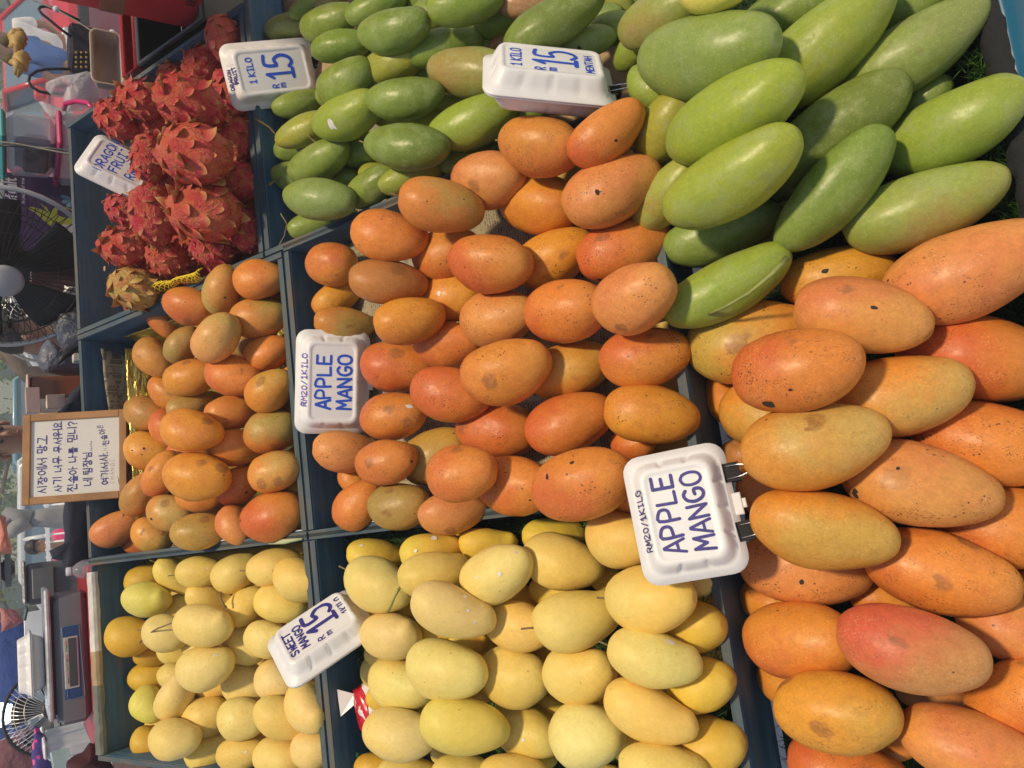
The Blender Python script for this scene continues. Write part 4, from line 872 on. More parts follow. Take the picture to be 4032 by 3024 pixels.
foam_box('big white foam box reading APPLE MANGO in purple, nearest the front', 2694, 2023, .985, (1, -.185), .166, .133, yaw=R_(4), tilt=R_(4), H=.026,
    texts=[(M['ink2'], [dict(text='APPLE', x=-.047, y=.005, h=.025, w=.0158, sw=.0040, seed=2), dict(text='MANGO', x=-.049, y=-.031, h=.025, w=.0158, sw=.0040, seed=3)]),
           (M['ink2'], [dict(text='RM20/1KILO', x=-.040, y=.0465, h=.0085, w=.0062, sw=.0015, seed=4, z='wall')])],
    clips=[(.040, -.0665, 0, 'black binder clip on big foam box, next to the upper mango'), (-.034, -.0665, .05, 'black binder clip at bottom of big foam box, lower of two')])
foam_box('white foam box reading APPLE MANGO in bright blue on the crate rim', 1310, 1504, 1.47, (1, .02), .198, .138, yaw=R_(-2), tilt=R_(0), H=.026,
    texts=[(M['ink'], [dict(text='APPLE', x=-.050, y=.004, h=.025, w=.0165, sw=.0045, seed=5), dict(text='MANGO', x=-.050, y=-.034, h=.025, w=.0165, sw=.0045, seed=6)]),
           (M['inkp'], [dict(text='RM20/1KILO', x=-.045, y=.0475, h=.0100, w=.0078, sw=.0020, seed=7, z='wall')])])
foam_box('white foam box reading DRAGON FRUIT RM15 in blue, clipped upright', 1071, 293, 1.66, (1, -.10), .138, .196, yaw=R_(14), tilt=R_(-9), H=.030,
    texts=[(M['ink'], [dict(text='1 KILO', x=-.022, y=.040, h=.013, w=.0075, sw=.0026, seed=8), dict(text='15', x=-.019, y=-.040, h=.056, w=.024, sw=.0065, seed=9, adv=1.05), dict(text='R', x=-.035, y=-.004, h=.012, w=.007, sw=.0022, seed=1), dict(text='m', x=-.035, y=-.018, h=.013, w=.008, sw=.0022, seed=1)]),
           (M['ink2'], [dict(text='DRAGON', x=-.026, y=.0855, h=.0058, w=.0055, sw=.0020, seed=10, z='wall'), dict(text='FRUIT', x=-.018, y=.0765, h=.0055, w=.0055, sw=.0020, seed=11, z='wall')])],
    clips=[(.015, -.098, 0, 'black binder clip under the foam box among green mangoes')], tabs=False)
foam_box('white foam box reading RM15 MENTAH, turned side on beside green mangoes', 2158, 318, 1.16, (1, .10), .138, .198, yaw=R_(66), tilt=R_(-6), H=.032,
    texts=[(M['ink'], [dict(text='1 KILO', x=-.030, y=.045, h=.015, w=.0085, sw=.0028, seed=12), dict(text='15', x=-.019, y=-.037, h=.062, w=.025, sw=.0065, seed=13, adv=1.05), dict(text='R', x=-.036, y=.010, h=.014, w=.008, sw=.0025, seed=1), dict(text='m', x=-.036, y=-.006, h=.014, w=.009, sw=.0025, seed=1),
                           dict(text='MENTAH', x=-.032, y=-.062, h=.011, w=.0078, sw=.0022, seed=14)])],
    clips=[(-.02, -.095, 0, 'black binder clip on the side-on foam box, by the stem')], tabs=False)
foam_box('white foam box reading SWEET MANGO RM15 1KILO, tilted over the yellow mangoes', 1268, 2508, 1.38, (.83, -.56), .140, .176, yaw=R_(46), tilt=R_(0), H=.030,
    texts=[(M['ink2'], [dict(text='SWEET', x=-.032, y=.044, h=.014, w=.0095, sw=.0030, seed=15), dict(text='MANGO', x=-.030, y=.023, h=.014, w=.0095, sw=.0030, seed=16), dict(text='15', x=-.014, y=-.038, h=.052, w=.026, sw=.0072, seed=17, adv=1.1),
                           dict(text='R', x=-.036, y=-.004, h=.011, w=.008, sw=.0022, seed=1), dict(text='m', x=-.036, y=-.018, h=.011, w=.008, sw=.0022, seed=1), dict(text='1KILO', x=-.012, y=-.062, h=.013, w=.0075, sw=.0025, seed=18)])],
    clips=[(.03, -.092, 0, 'black binder clip on the foam box beside the stem topped yellow mango')])
foam_box('white foam box reading DRAGON FRUIT, leaning behind the dragon fruit', 478, 668, 1.98, (.90, .44), .134, .186, yaw=R_(28), tilt=R_(14), H=.032,
    texts=[(M['ink'], [dict(text='DRAGON', x=-.044, y=.028, h=.021, w=.0125, sw=.0030, seed=19), dict(text='FRUIT', x=-.032, y=-.004, h=.021, w=.0125, sw=.0030, seed=20), dict(text='RM15', x=-.030, y=-.045, h=.022, w=.012, sw=.0030, seed=21)])], tabs=False)

# ------------------------------------------------------------------ small things on the display
def wtube(name, lab, cat, pts, r, mat, n=7, group=None):
    """a bent tube through photo points: (x, y, height above the rim plane)"""
    P = [Vector(t2w(attab(x, y, z))) for x, y, z in pts]; c = P[0].copy(); mb = MB(); mb.tube([p - c for p in P], r, n); o = mb.build(name, mat); o.location = c; tag(o, lab, cat, group); return o
TS = 'dry twigs and stems among the fruit'
wtube('twig', 'long brown stem along the pale green mango, front tray corner', 'twig', [(2790, 1236, .05), (2850, 1212, .065), (2950, 1154, .085), (3040, 1079, .095), (3100, 1015, .08)], [.0022, .0024, .0024, .0028, .004], M['stemg'], group=TS)
wtube('twig', 'forked brown twig over the green mangoes by the crate rim', 'twig', [(1110, 500, .00), (1180, 500, .01), (1230, 550, .02), (1280, 585, .02), (1335, 635, .02)], [.002, .0015, .0015, .0014, .002], M['stem'], group=TS)
wtube('twig', 'thin brown twig lying across the blue board near dragon fruit', 'twig', [(1008, 470, .0), (1060, 500, -.01), (1100, 545, -.02)], [.0035, .002, .0015], M['stem'], group=TS)
wtube('twig', 'short brown twig poking over the blue board by a round green mango', 'twig', [(1060, 728, .0), (1100, 700, -.01), (1140, 685, -.02)], [.003, .002, .002], M['stem'], group=TS)
wtube('twig', 'curved brown twig at the lower corner of the green mango crate', 'twig', [(1105, 840, -.01), (1130, 880, -.02), (1120, 930, -.02), (1100, 965, -.01)], .0016, M['stem'], group=TS)
wtube('twig', 'brown broken stem end above the speckled mango in newspaper crate', 'twig', [(2335, 655, .03), (2420, 610, .04), (2480, 580, .035), (2540, 620, .03), (2600, 680, .02)], [.003, .0022, .002, .0022, .002], M['stem'], group=TS)
wtube('twig', 'knobbly stem end by the peach mango beside the dark board', 'twig', [(2460, 1300, .015), (2540, 1285, .02), (2600, 1262, .025), (2650, 1252, .025)], [.002, .0028, .003, .0025], M['stem'], group=TS)
wtube('twig', 'brown stem lying over the pale back yellow mango', 'twig', [(552, 2530, .015), (570, 2505, .03), (620, 2475, .048), (697, 2445, .055)], [.0024, .0018, .0018, .0018], M['stem'], group=TS)
wtube('twig', 'curved dark stem beside a back yellow mango', 'twig', [(870, 2332, .005), (868, 2355, .015), (880, 2380, .015), (892, 2392, .01)], .0022, M['stem'], group=TS)
wtube('twig', 'green tipped stem over the front yellow mango near the rim', 'twig', [(1580, 2305, .05), (1555, 2350, .055), (1540, 2385, .055), (1526, 2412, .052)], [.0022, .0016, .0019, .0025], M['stemg'], group=TS)
wtube('straw', 'bright green drinking straw on the fake grass at the bottom edge', 'straw', [(1388, 3040, -.06), (1395, 3005, -.058), (1408, 2965, -.055)], .003, simple('green_straw', (.15, .55, .06), .35), group=None)
wtube('leaf_strip', 'pale dried leaf strip on the crate rims between yellow and orange', 'leaf', [(1060, 2140, .004), (1120, 2132, .006), (1190, 2122, .005)], [.002, .0055, .002], simple('dry_leaf', (.42, .48, .28), .6), group=None)
# red snack packet
M['pack_red'] = simple('red_wrapper', (.55, .012, .02), .22, var=.2, scale=20, coat=.4); M['pack_white'] = simple('white_wrapper', (.75, .72, .72), .25, var=.06, scale=20, coat=.4)
def packet():
    c = attab(1425, 2830, -.02); e = empty('snack_packet', t2w(c), TABQ); tag(e, 'crumpled red and white snack packet on the grass by the crate rim', 'packet')
    cs = [attab(x, y, -.02) - c for x, y in ((1372, 2725), (1425, 2690), (1500, 2800), (1475, 2945), (1400, 2880))]
    nx, ny = 14, 14
    def P(u, v):
        a = cs[0] * (1-u) + cs[1] * u; b = cs[4] * (1-u) + cs[3] * u
        p = a * (1-v) + b * v + (cs[2] - (cs[1] + cs[3]) / 2) * u * 4 * v * (1-v) * .8
        h = .018 * math.sin(math.pi * min(1, max(0, u))) ** .6 * math.sin(math.pi * v) ** .5 + .004 * noise.noise(Vector((u * 5, v * 5, 2)))
        return np.array([p[0], p[1], h - .012])
    for nm, mat, u0, u1 in (('wrapper_body', M['pack_red'], 0, .72), ('wrapper_band', M['pack_white'], .72, 1)):
        V = [P(u0 + (u1 - u0) * i / nx, j / ny) for i in range(nx + 1) for j in range(ny + 1)]
        F = [(i*(ny+1)+j, (i+1)*(ny+1)+j, (i+1)*(ny+1)+j+1, i*(ny+1)+j+1) for i in range(nx) for j in range(ny)]
        o = link(nm, mesh(nm, V, F, True), mat, e); md = o.modifiers.new('t', 'SOLIDIFY'); md.thickness = .0008; md.offset = -1
    mb = MB(); V = []; 
    star = [(.20,.22),(.45,.38),(.62,.28),(.52,.48),(.62,.66),(.42,.56),(.22,.70),(.32,.48)]
    pts = [P(u, v) + np.array([0, 0, .0012]) for u, v in star]; cc = sum(pts) / len(pts) + np.array([0, 0, .003]); mb.add([tuple(cc)] + [tuple(p) for p in pts], [(0, 1 + (i+1) % 8, 1 + i) for i in range(8)]); mb.build('printed_star', M['pack_white'], e)
    mb = MB(); a, b = P(.0, .1), P(.0, .35); mb.add([tuple(a), tuple(b), tuple(b + np.array([-.02, .028, .012])), tuple(a + np.array([.012, .03, .015]))], [(0, 1, 2, 3)]); o = mb.build('torn_corner', M['pack_white'], e); md = o.modifiers.new('t', 'SOLIDIFY'); md.thickness = .0006
packet()
# yellow foam net
M['net'] = simple('yellow_foam_net', (.72, .55, .02), .6, var=.12)
def net():
    c0 = attab(700, 1110, .02); e = empty('fruit_net', t2w(c0), TABQ); tag(e, 'crumpled yellow foam fruit net between dragon fruit and orange mangoes', 'fruit net')
    a, b = attab(608, 1140, .0) - c0, attab(815, 1075, .03) - c0; d = b - a; wv = np.array([.0, -.004, .018]); sd = attab(700, 1155, .0) - c0
    mb = MB()
    for k in range(16):
        for sgn in (1, -1):
            pts = []
            for j in range(9):
                v = j / 8; u = (k + sgn * v * 2.4) / 16
                if not 0 <= u <= 1: continue
                w = .75 + .25 * math.sin(u * 9); p = a + d * u + sd * (v - .5) * w + np.array([0, 0, .014 * math.sin(v * math.pi) + .006 * math.sin(u * 14)])
                pts.append(p)
            if len(pts) > 1: mb.tube(pts, .0017, 5)
    mb.build('net_mesh', M['net'], e)
net()
def chip(lab, x, y, z, s, mat=M['foam'], seed=0):
    r = random.Random(seed); c = attab(x, y, z); mb = MB(); n = 6
    mb.poly([(s * r.uniform(.5, 1) * math.cos(2*math.pi*k/n), s * r.uniform(.4, .9) * math.sin(2*math.pi*k/n)) for k in range(n)], .0008); o = mb.build('paper_scrap', mat)
    o.location = t2w(c); o.rotation_mode = 'QUATERNION'; o.rotation_quaternion = TABQ; tag(o, lab, 'scrap'); return o
o = chip('torn brown cardboard scrap stuck on the back blue board', 412, 1056, -.05, .010, M['card'], 4)
# white paper and tape folded over the rim of the back yellow mango crate
M['paperw'] = simple('dirty_white_paper', (.55, .54, .50), .8, var=.18, scale=20, bump=.5); M['tape'] = simple('brown_tape', (.40, .30, .16), .35, var=.15, scale=12, bump=.3); M['tapeg'] = simple('grey_tape', (.17, .18, .14), .35, var=.2, scale=12, bump=.3)
ed = tabempty('rim_wrapping'); tag(ed, 'paper and tape wrapped over the rim behind the back yellow mangoes', 'wrapping')
for nm, mat, xa, xb in (('paper_strip', M['paperw'], -.045, -.235), ('tape_strip', M['tape'], -.235, -.315), ('tape_strip', M['tapeg'], -.315, -.475)):
    V = []; F = []; n = 24
    for i in range(n + 1):
        x = xa + (xb - xa) * i / n; q = .003 * noise.noise(Vector((x * 40, 1, 0))); w = .004 * noise.noise(Vector((x * 25, 5, 0)))
        V += [(x, 1.9465 - .002, -.010 + w), (x, 1.9445 + q * .4, -.002), (x, 1.948, .004 + q), (x, 1.969, .004 + q), (x, 1.972, -.03)]
    for i in range(n):
        for k in range(4): F.append((i*5+k, i*5+k+1, (i+1)*5+k+1, (i+1)*5+k))
    o = link(nm, mesh(nm, V, F), mat, ed); md = o.modifiers.new('t', 'SOLIDIFY'); md.thickness = .001; md.offset = 0
# ------------------------------------------------------------------ street and ground behind the stall
def wmesh(name, mb, mat, loc=(0, 0, 0), lab=None, cat=None, group=None, kind=None, parent=None, rot=None):
    o = mb.build(name, mat, parent); o.location = loc
    if rot is not None: o.rotation_euler = rot
    if lab or kind: tag(o, lab, cat, group, kind)
    return o
mb = MB(); mb.box((-150, -60, -.5), (150, 220, 0)); o = wmesh('ground', mb, simple('paving', (.72, .73, .75), .85, var=.2, scale=1.2, bump=.2)); tag(o, 'grey market paving', None, None, 'structure')  # paving colour raised to stand in for overexposed street daylight
mb = MB(); mb.box((-150, 9.3, -.1), (150, 17, .004)); o = wmesh('road', mb, simple('asphalt', (.60, .64, .68), .8, var=.2, scale=2, bump=.2)); tag(o, 'grey asphalt road', None, None, 'structure')  # asphalt lightened too, the sunlit glare is put into its colour
mb = MB(); mb.box((-150, 17, -.1), (150, 17.2, .13), .02); o = wmesh('kerb', mb, simple('kerbstone', (.5, .5, .48), .8)); tag(o, 'pale kerb on the far side of the road', None, None, 'structure')
mb = MB(); mb.box((-150, 17.2, -.1), (150, 60, .12)); o = wmesh('verge', mb, simple('verge_green', (.25, .36, .14), .95, var=.4, scale=3)); tag(o, 'green verge beyond the road', None, None, 'structure')
def person(lab, x, y, h, shirt, trousers, hair=(.02, .015, .012), lean=0, yaw=0, arm=.0, hat=None, skincol=(.35, .19, .12), cat='person'):
    """standing figure: one skinned body, clothes and hair as its children"""
    e = empty('person', (x, y, 0)); e.rotation_euler = (0, 0, yaw); e.scale = (h / 1.7,) * 3; tag(e, lab, cat)
    def sk(name, verts, edges, radii, mat, root=0, sub=2):
        me = bpy.data.meshes.new(name); me.from_pydata(verts, edges, []); o = link(name, me, mat, e)
        md = o.modifiers.new('s', 'SKIN'); sv = me.skin_vertices[0].data
        for i, r in enumerate(radii): sv[i].radius = r if hasattr(r, '__len__') else (r, r)
        sv[root].use_root = True; md.use_smooth_shade = True
        m2 = o.modifiers.new('u', 'SUBSURF'); m2.levels = m2.render_levels = sub; return o
    L = lean
    V = [(0, 0, .93), (0, -.04 * L, 1.12), (0, -.16 * L, 1.36), (0, -.20 * L, 1.47), (0, -.24 * L, 1.56), (0, -.27 * L, 1.64),
         (-.10, 0, .88), (-.11, -.02, .50), (-.11, .02, .09), (-.11, -.13, .04), (.10, 0, .88), (.11, -.02, .50), (.11, .02, .09), (.11, -.13, .04),
         (-.19, -.15 * L, 1.38), (-.25, -.12 * L - .02, 1.12), (-.24, -.10 - .2 * arm - .12 * L, .90 + .25 * arm), (-.235, -.14 - .26 * arm - .12 * L, .83 + .28 * arm),
         (.19, -.15 * L, 1.38), (.25, -.12 * L - .02, 1.12), (.24, -.10 - .1 * arm - .12 * L, .88 + .15 * arm), (.235, -.13 - .14 * arm - .12 * L, .80 + .16 * arm)]
    E = [(0,1),(1,2),(2,3),(3,4),(4,5),(0,6),(6,7),(7,8),(8,9),(0,10),(10,11),(11,12),(12,13),(2,14),(14,15),(15,16),(16,17),(2,18),(18,19),(19,20),(20,21)]
    rr = [(.14,.10),(.12,.095),(.15,.10),(.055,.055),(.078,.095),(.070,.085),(.085,.09),(.06,.06),(.042,.042),(.04,.03),(.085,.09),(.06,.06),(.042,.042),(.04,.03),(.055,.055),(.042,.042),(.032,.032),(.030,.018),(.055,.055),(.042,.042),(.032,.032),(.030,.018)]
    ms = simple('skin_tone', skincol, .55, var=.06)
    sk('body', V, E, rr, ms)
    for sgn, wrist in ((-1, 17), (1, 21)):
        w0 = Vector(V[wrist]); mb = MB()
        for k in range(5):
            a = (k - 1.5) * .011 if k < 4 else -.026
            ln = (.062, .072, .068, .055, .045)[k]
            mb.tube([w0 + Vector((0, a, -.02)), w0 + Vector((-.004 * sgn, a * 1.15, -.02 - ln * .55)), w0 + Vector((-.012 * sgn, a * 1.1, -.02 - ln))], [.010, .0088, .0065], 7)
        mb.build('fingers', ms, e)
    sv = [(0, 0, .90), (0, -.04 * L, 1.12), (0, -.15 * L, 1.34), (0, -.18 * L, 1.42), (-.19, -.15 * L, 1.375), (-.24, -.13 * L, 1.19), (.19, -.15 * L, 1.375), (.24, -.13 * L, 1.19)]
    sk('shirt', sv, [(0,1),(1,2),(2,3),(2,4),(4,5),(2,6),(6,7)], [(.17,.125),(.155,.12),(.175,.125),(.085,.085),(.078,.078),(.066,.066),(.078,.078),(.066,.066)], simple('shirt_cloth', shirt, .85, var=.12, scale=6, bump=.2))
    sk('trousers', [(0, 0, .95), (-.10, 0, .86), (-.11, -.02, .50), (-.11, .02, .12), (.10, 0, .86), (.11, -.02, .50), (.11, .02, .12)], [(0,1),(1,2),(2,3),(0,4),(4,5),(5,6)], [(.155,.12),(.10,.105),(.078,.078),(.062,.062),(.10,.105),(.078,.078),(.062,.062)], simple('trouser_cloth', trousers, .9, var=.12))
    mb = MB(); hd = Vector((0, -.26 * L, 1.62)); V = []; F = []
    n, m_ = 16, 9
    for i in range(m_):
        a = math.pi * .60 * i / (m_ - 1)
        for k in range(n):
            t = 2 * math.pi * k / n; rr_ = 1.0 + (.0 if math.sin(t) > -.2 else -.0); fr = 1 if math.sin(t) > -.3 else .72
            V.append(hd + Vector((math.sin(a * fr) * math.cos(t) * .090, math.sin(a * fr) * math.sin(t) * .108, math.cos(a * fr) * .108)))
    for i in range(m_ - 1):
        for k in range(n): F.append((i*n+k, (i+1)*n+k, (i+1)*n+(k+1) % n, i*n+(k+1) % n))
    mb.add(V, F, True); o = mb.build('cap' if hat else 'hair', simple('hat_cloth', hat, .8) if hat else simple('hair_dark', hair, .6, scale=40, bump=.4), e)
    # face: eyes, nose, mouth, ears
    me_ = simple('eye_dark', (.03, .02, .02), .3)
    for s in (-1, 1): mb = MB(); mb.lathe([(.001, -.010), (.008, -.007), (.011, 0), (.008, .007), (.001, .010)], 8, (s * .032, -.27 * L - .078, 1.585)); mb.build('eye', me_, e)
    mb = MB(); mb.tube([(0, -.27 * L - .085, 1.585), (0, -.27 * L - .105, 1.555), (0, -.27 * L - .085, 1.545)], [.008, .013, .008], 7)
    mb.build('nose', ms, e)
    for s in (-1, 1): mb = MB(); mb.tube([(s * .078, -.26 * L, 1.595), (s * .088, -.26 * L + .01, 1.575), (s * .080, -.26 * L, 1.55)], [.008, .014, .007], 6); mb.build('ear', ms, e)
    mb = MB(); mb.tube([(-.022, -.27 * L - .080, 1.522), (0, -.27 * L - .088, 1.519), (.022, -.27 * L - .080, 1.522)], [.003, .006, .003], 6); mb.build('mouth', simple('lips', (.30, .10, .08), .5), e)
    return e
def bgpos(x, y, Y): return at(x, y, Y)
M['tyre'] = simple('tyre_rubber', (.015, .015, .016), .8); M['hubm'] = simple('wheel_metal', (.55, .56, .58), .3, .8); M['glass'] = simple('car_glass', (.16, .24, .30), .06, var=.05, spec=.8, coat=.5)
def car(lab, x, y, yaw, col, kind='hatch', z=0, group='cars on the street behind the stall'):
    e = empty('car', (x, y, z)); e.rotation_euler = (0, 0, yaw); tag(e, lab, 'car', group)
    paint = simple('car_paint', col, .22, var=.04, coat=.6)
    # side profile (length, height); x forward
    low = [(-2.0, .35), (-2.06, .55), (-2.0, .92), (2.0 - .9, .98), (1.75, .86), (2.02, .70), (2.06, .45), (1.98, .28)]
    n = len(low); W = .84
    mb = MB(); V = []; secs = [-W, -W * .96, W * .96, W]; ins = [.05, 0, 0, .05]
    prof = [(-2.02, .28), (-2.08, .50), (-2.02, .85), (-1.9, .95), (1.0, .98), (1.75, .88), (2.02, .72), (2.08, .48), (2.0, .25)]
    for s, i_ in zip(secs, ins):
        for (px, pz) in prof: V.append((px * (1 - i_ * .3), s, pz - (i_ * .6 if pz > .8 else 0) + (i_ * .6 if pz < .3 else 0)))
    k = len(prof); F = [(a*k+j, a*k+j+1, (a+1)*k+j+1, (a+1)*k+j) for a in range(3) for j in range(k-1)] + [(a*k+k-1, a*k, (a+1)*k, (a+1)*k+k-1) for a in range(3)]
    F += [tuple(range(k)), tuple(range(4*k-1, 3*k-1, -1))]
    mb.add(V, F); body = mb.build('body', paint, e); b = body.modifiers.new('b', 'BEVEL'); b.width = .05; b.segments = 3
    # cabin: glass with roof and pillars
    def cab(off):
        return [(-1.95 + off, .93), (-1.55 + off * .8, 1.42 - off * .4), (.15, 1.46 - off * .4), (1.08 - off, .95)]
    def cabmesh(off, wb, wt):
        V = []
        for s in (-1, 1):
            for (px, pz) in cab(off): V.append((px, s * (wb if pz < 1.2 else wt), pz))
        return V, [(0, 1, 2, 3), (7, 6, 5, 4), (0, 4, 5, 1), (1, 5, 6, 2), (2, 6, 7, 3), (3, 7, 4, 0)]
    mb = MB(); mb.add(*cabmesh(.02, .76, .60)); mb.build('window_glass', M['glass'], e)
    mb = MB(); c = cab(0)
    for s in (-1, 1):
        P = [Vector((px, s * (.78 if pz < 1.2 else .61), pz)) for px, pz in c]
        mb.tube([P[0], P[1], P[2], P[3]], [.045, .05, .05, .04], 6); mb.tube([Vector((-.5, s * .78, .96)), Vector((-.45, s * .62, 1.43))], .035, 6)
    mb.box((-1.5, -.60, 1.405), (.16, .60, 1.475), .03); mb.build('roof', paint, e)
    for s in (-1, 1):
        mb = MB(); mb.box((1.78, s * .62 - .16, .62), (2.03, s * .62 + .16, .80), .03); mb.build('headlight', M['hubm'], e)
        mb = MB(); mb.box((-2.09, s * .66 - .10, .62), (-1.98, s * .66 + .10, .88), .02); mb.build('tail_light', simple('lamp_red', (.5, .02, .02), .2, coat=.5), e)
        mb = MB(); mb.box((.85, s * .95 - .09, .98), (1.0, s * .95 + .09, 1.12), .03); mb.build('mirror', paint, e)
    mb = MB(); mb.box((2.0, -.42, .42), (2.10, .42, .60), .02); mb.build('grille', M['tyre'], e)
    for wx in (-1.28, 1.30):
        for s in (-1, 1):
            w = empty('wheel', (wx, s * .78, .31)); w.parent = e; w.rotation_euler = (R_(90), 0, 0)
            mb = MB(); mb.lathe([(.19, -.10), (.29, -.10), (.315, -.07), (.315, .07), (.29, .10), (.19, .10)], 28); mb.build('tyre', M['tyre'], w)
            mb = MB(); mb.lathe([(.05, .085), (.19, .09), (.195, -.09), (.05, -.085)], 24)
            for q in range(7):
                a = 2 * math.pi * q / 7; mb.tube([(.04*math.cos(a), .04*math.sin(a), -.095*s*-1), (.18*math.cos(a), .18*math.sin(a), -.095*s*-1)], .022, 6)
            mb.build('rim', M['hubm'], w)
    return e
p = at(200, -45, 10.6); car('bright red car with clear headlight, parked behind the woven bag', p[0], 12.6, R_(268), (.62, .03, .035))
p = at(200, 335, 11.2); car('pinkish red hatchback behind the white plastic bag', p[0], 13.2, R_(274), (.62, .10, .13))
p = at(200, 2012, 19); car('pale blue car seen under the lower corner of the written board', p[0] + 1.2, 19, R_(182), (.22, .45, .55))
p = at(200, 1395, 15); car('white car beyond the young bare tree', p[0] + .3, 14.8, R_(180), (.75, .77, .8))
p = at(150, 2130, 14); car('silver white car behind the branching trunk', p[0] - .3, 14.2, R_(170), (.7, .74, .76))
p = at(150, 2780, 15); car('white car beyond the standing fans', p[0] - .5, 15, R_(180), (.8, .82, .85))
q = at(150, 225, 8); person('person in blue t-shirt and dark jeans walking past red cars', q[0], 8.0, 1.66, (.07, .15, .38), (.05, .07, .14), yaw=R_(200), arm=.6)
q = at(150, 155, 8.4); pw = person('person in white top with green shoulder strap beside the blue t-shirt', q[0], 8.5, 1.68, (.75, .74, .74), (.6, .62, .66), yaw=R_(170), arm=.4)
mb = MB(); mb.tube([(-.15, -.10, 1.42), (-.02, -.145, 1.25), (.15, -.13, 1.0)], .018, 6); mb.build('shoulder_strap', simple('green_strap', (.05, .45, .22), .5), pw)
q = at(90, 1500, 3.4); person('vendor bending forward in an orange brown shirt behind the brown cabinet', q[0], 3.5, 1.62, (.36, .12, .05), (.04, .04, .05), lean=1.0, yaw=R_(60))
q = at(60, 1730, 3.9); person('person in beige cap and shirt behind the written board', q[0], 3.9, 1.72, (.50, .42, .30), (.10, .09, .08), yaw=R_(10), hat=(.50, .42, .30))
q = at(200, 2180, 9); person('person in bright pink jacket far behind the clear bottle', q[0], 9, 1.45, (.80, .06, .20), (.04, .05, .10), yaw=R_(30), lean=.8)
# fence of white bars
fe = empty('bar_fence', tuple(at(150, 2170, 7) * (1, 1, 0))); tag(fe, 'white upright bar fence beyond the grey bins', 'fence'); M['wpaint'] = simple('white_paint', (.78, .80, .82), .5)
for k in range(13):
    mb = MB(); mb.tube([(-.36 + k * .06, 0, 0), (-.36 + k * .06, 0, 1.35)], .008, 6); mb.build('bar', M['wpaint'], fe)
for z in (.2, 1.33): mb = MB(); mb.box((-.4, -.012, z - .015), (.4, .012, z + .015)); mb.build('rail', M['wpaint'], fe)
# trees
M['leaf'] = simple('leaf_green', (.26, .38, .10), .6, var=.45, scale=2); M['leafd'] = simple('leaf_dark', (.14, .24, .09), .6, var=.45, scale=2); M['bark'] = simple('bark', (.14, .11, .09), .9, var=.35, scale=8, bump=.6)
def tree(lab, x, y, h, cr, seed, leaf='leaf', base=.35):
    r = random.Random(seed); e = empty('tree', (x, y, 0)); tag(e, lab, 'tree', 'trees across the street')
    mb = MB(); mb.tube([(0, 0, 0), (.05, .02, h * .25), (-.04, .05, h * .5), (0, 0, h * .8)], [.14, .11, .08, .03], 8)
    tips = []
    for k in range(9):
        a = r.uniform(0, 6.28); z0 = h * r.uniform(.25, .6); L = cr * r.uniform(.6, 1.05); t = (L * math.cos(a), L * math.sin(a), z0 + h * r.uniform(.08, .35))
        mb.tube([(0, 0, z0), (t[0] * .5, t[1] * .5, z0 + (t[2] - z0) * .4), t], [.05, .035, .012], 6); tips.append(t)
    mb.build('trunk', M['bark'], e)
    g = np.random.default_rng(seed); n = 3600; cl = []
    for k in range(34): 
        t = tips[k % 9] if k < 18 else (r.uniform(-1, 1) * cr * .8, r.uniform(-1, 1) * cr * .8, h * r.uniform(base, 1.0)); cl.append(t)
    cl = np.array(cl); ids = g.integers(0, len(cl), n); c = cl[ids] + g.normal(0, cr * .17, (n, 3)); s = g.uniform(.05, .11, n)
    d1 = g.normal(size=(n, 3)); d1 /= np.linalg.norm(d1, axis=1)[:, None]; d2 = np.cross(d1, g.normal(size=(n, 3))); d2 /= np.linalg.norm(d2, axis=1)[:, None]
    V = np.stack([c - d1 * s[:, None], c + d2 * s[:, None] * .5, c + d1 * s[:, None], c - d2 * s[:, None] * .5], 1).reshape(-1, 3)
    me = bpy.data.meshes.new('crown'); me.from_pydata(V.tolist(), [], (np.arange(n)[:, None] * 4 + np.arange(4)).tolist()); link('crown', me, M[leaf], e)
for lab, px, Y, h, cr, sd, lf in (('leafy bright green tree beyond the fan and bare branches', 1370, 19, 4.5, 2.2, 1, 'leaf'), ('green tree at the corner of the photo above the bananas', 60, 22, 4.2, 2.2, 2, 'leafd'), ('green tree beyond the teal lidded tub', 480, 21, 4.0, 2.0, 3, 'leaf'),
        ('dark green tree behind the person in the beige cap', 1800, 24, 5.0, 2.6, 4, 'leafd'), ('green tree far beyond the blue car', 2060, 27, 5.0, 2.6, 5, 'leaf'), ('green tree beyond the shopping stand, right of the white fence', 2420, 25, 5.2, 2.6, 6, 'leafd'), ('green tree far behind the standing fans', 2850, 26, 5.0, 2.6, 7, 'leaf'),
        ('green tree behind the big purple carton', 850, 24, 5.0, 2.6, 8, 'leafd'), ('green tree hidden behind the black fan', 1120, 26, 5.0, 2.6, 9, 'leaf')):
    q = at(60, px, Y); tree(lab, q[0], Y, h, cr, sd, lf)
def branchy(lab, pts_list, Y, mat=M['bark']):
    c = at(*pts_list[0][0][:2], Y); e = empty('bare_tree', (c[0], Y, 0)); tag(e, lab, 'tree'); base = Vector((c[0], Y, 0))
    for i, (pts, r) in enumerate([((p_[0], p_[1])) for p_ in [(q[:-1], q[-1]) for q in pts_list]]):
        P = [Vector(at(x, y, Y + dy)) - base for x, y, dy in [(a[0], a[1], (a[2] if len(a) > 2 else 0)) for a in pts]]
        if i == 0: P = [Vector((P[0].x, 0, 0))] + P
        mb = MB(); n = len(P); mb.tube(P, [r * (1 - .55 * k / (n - 1)) for k in range(n)], 8); mb.build('trunk' if i == 0 else 'branch', mat, e)
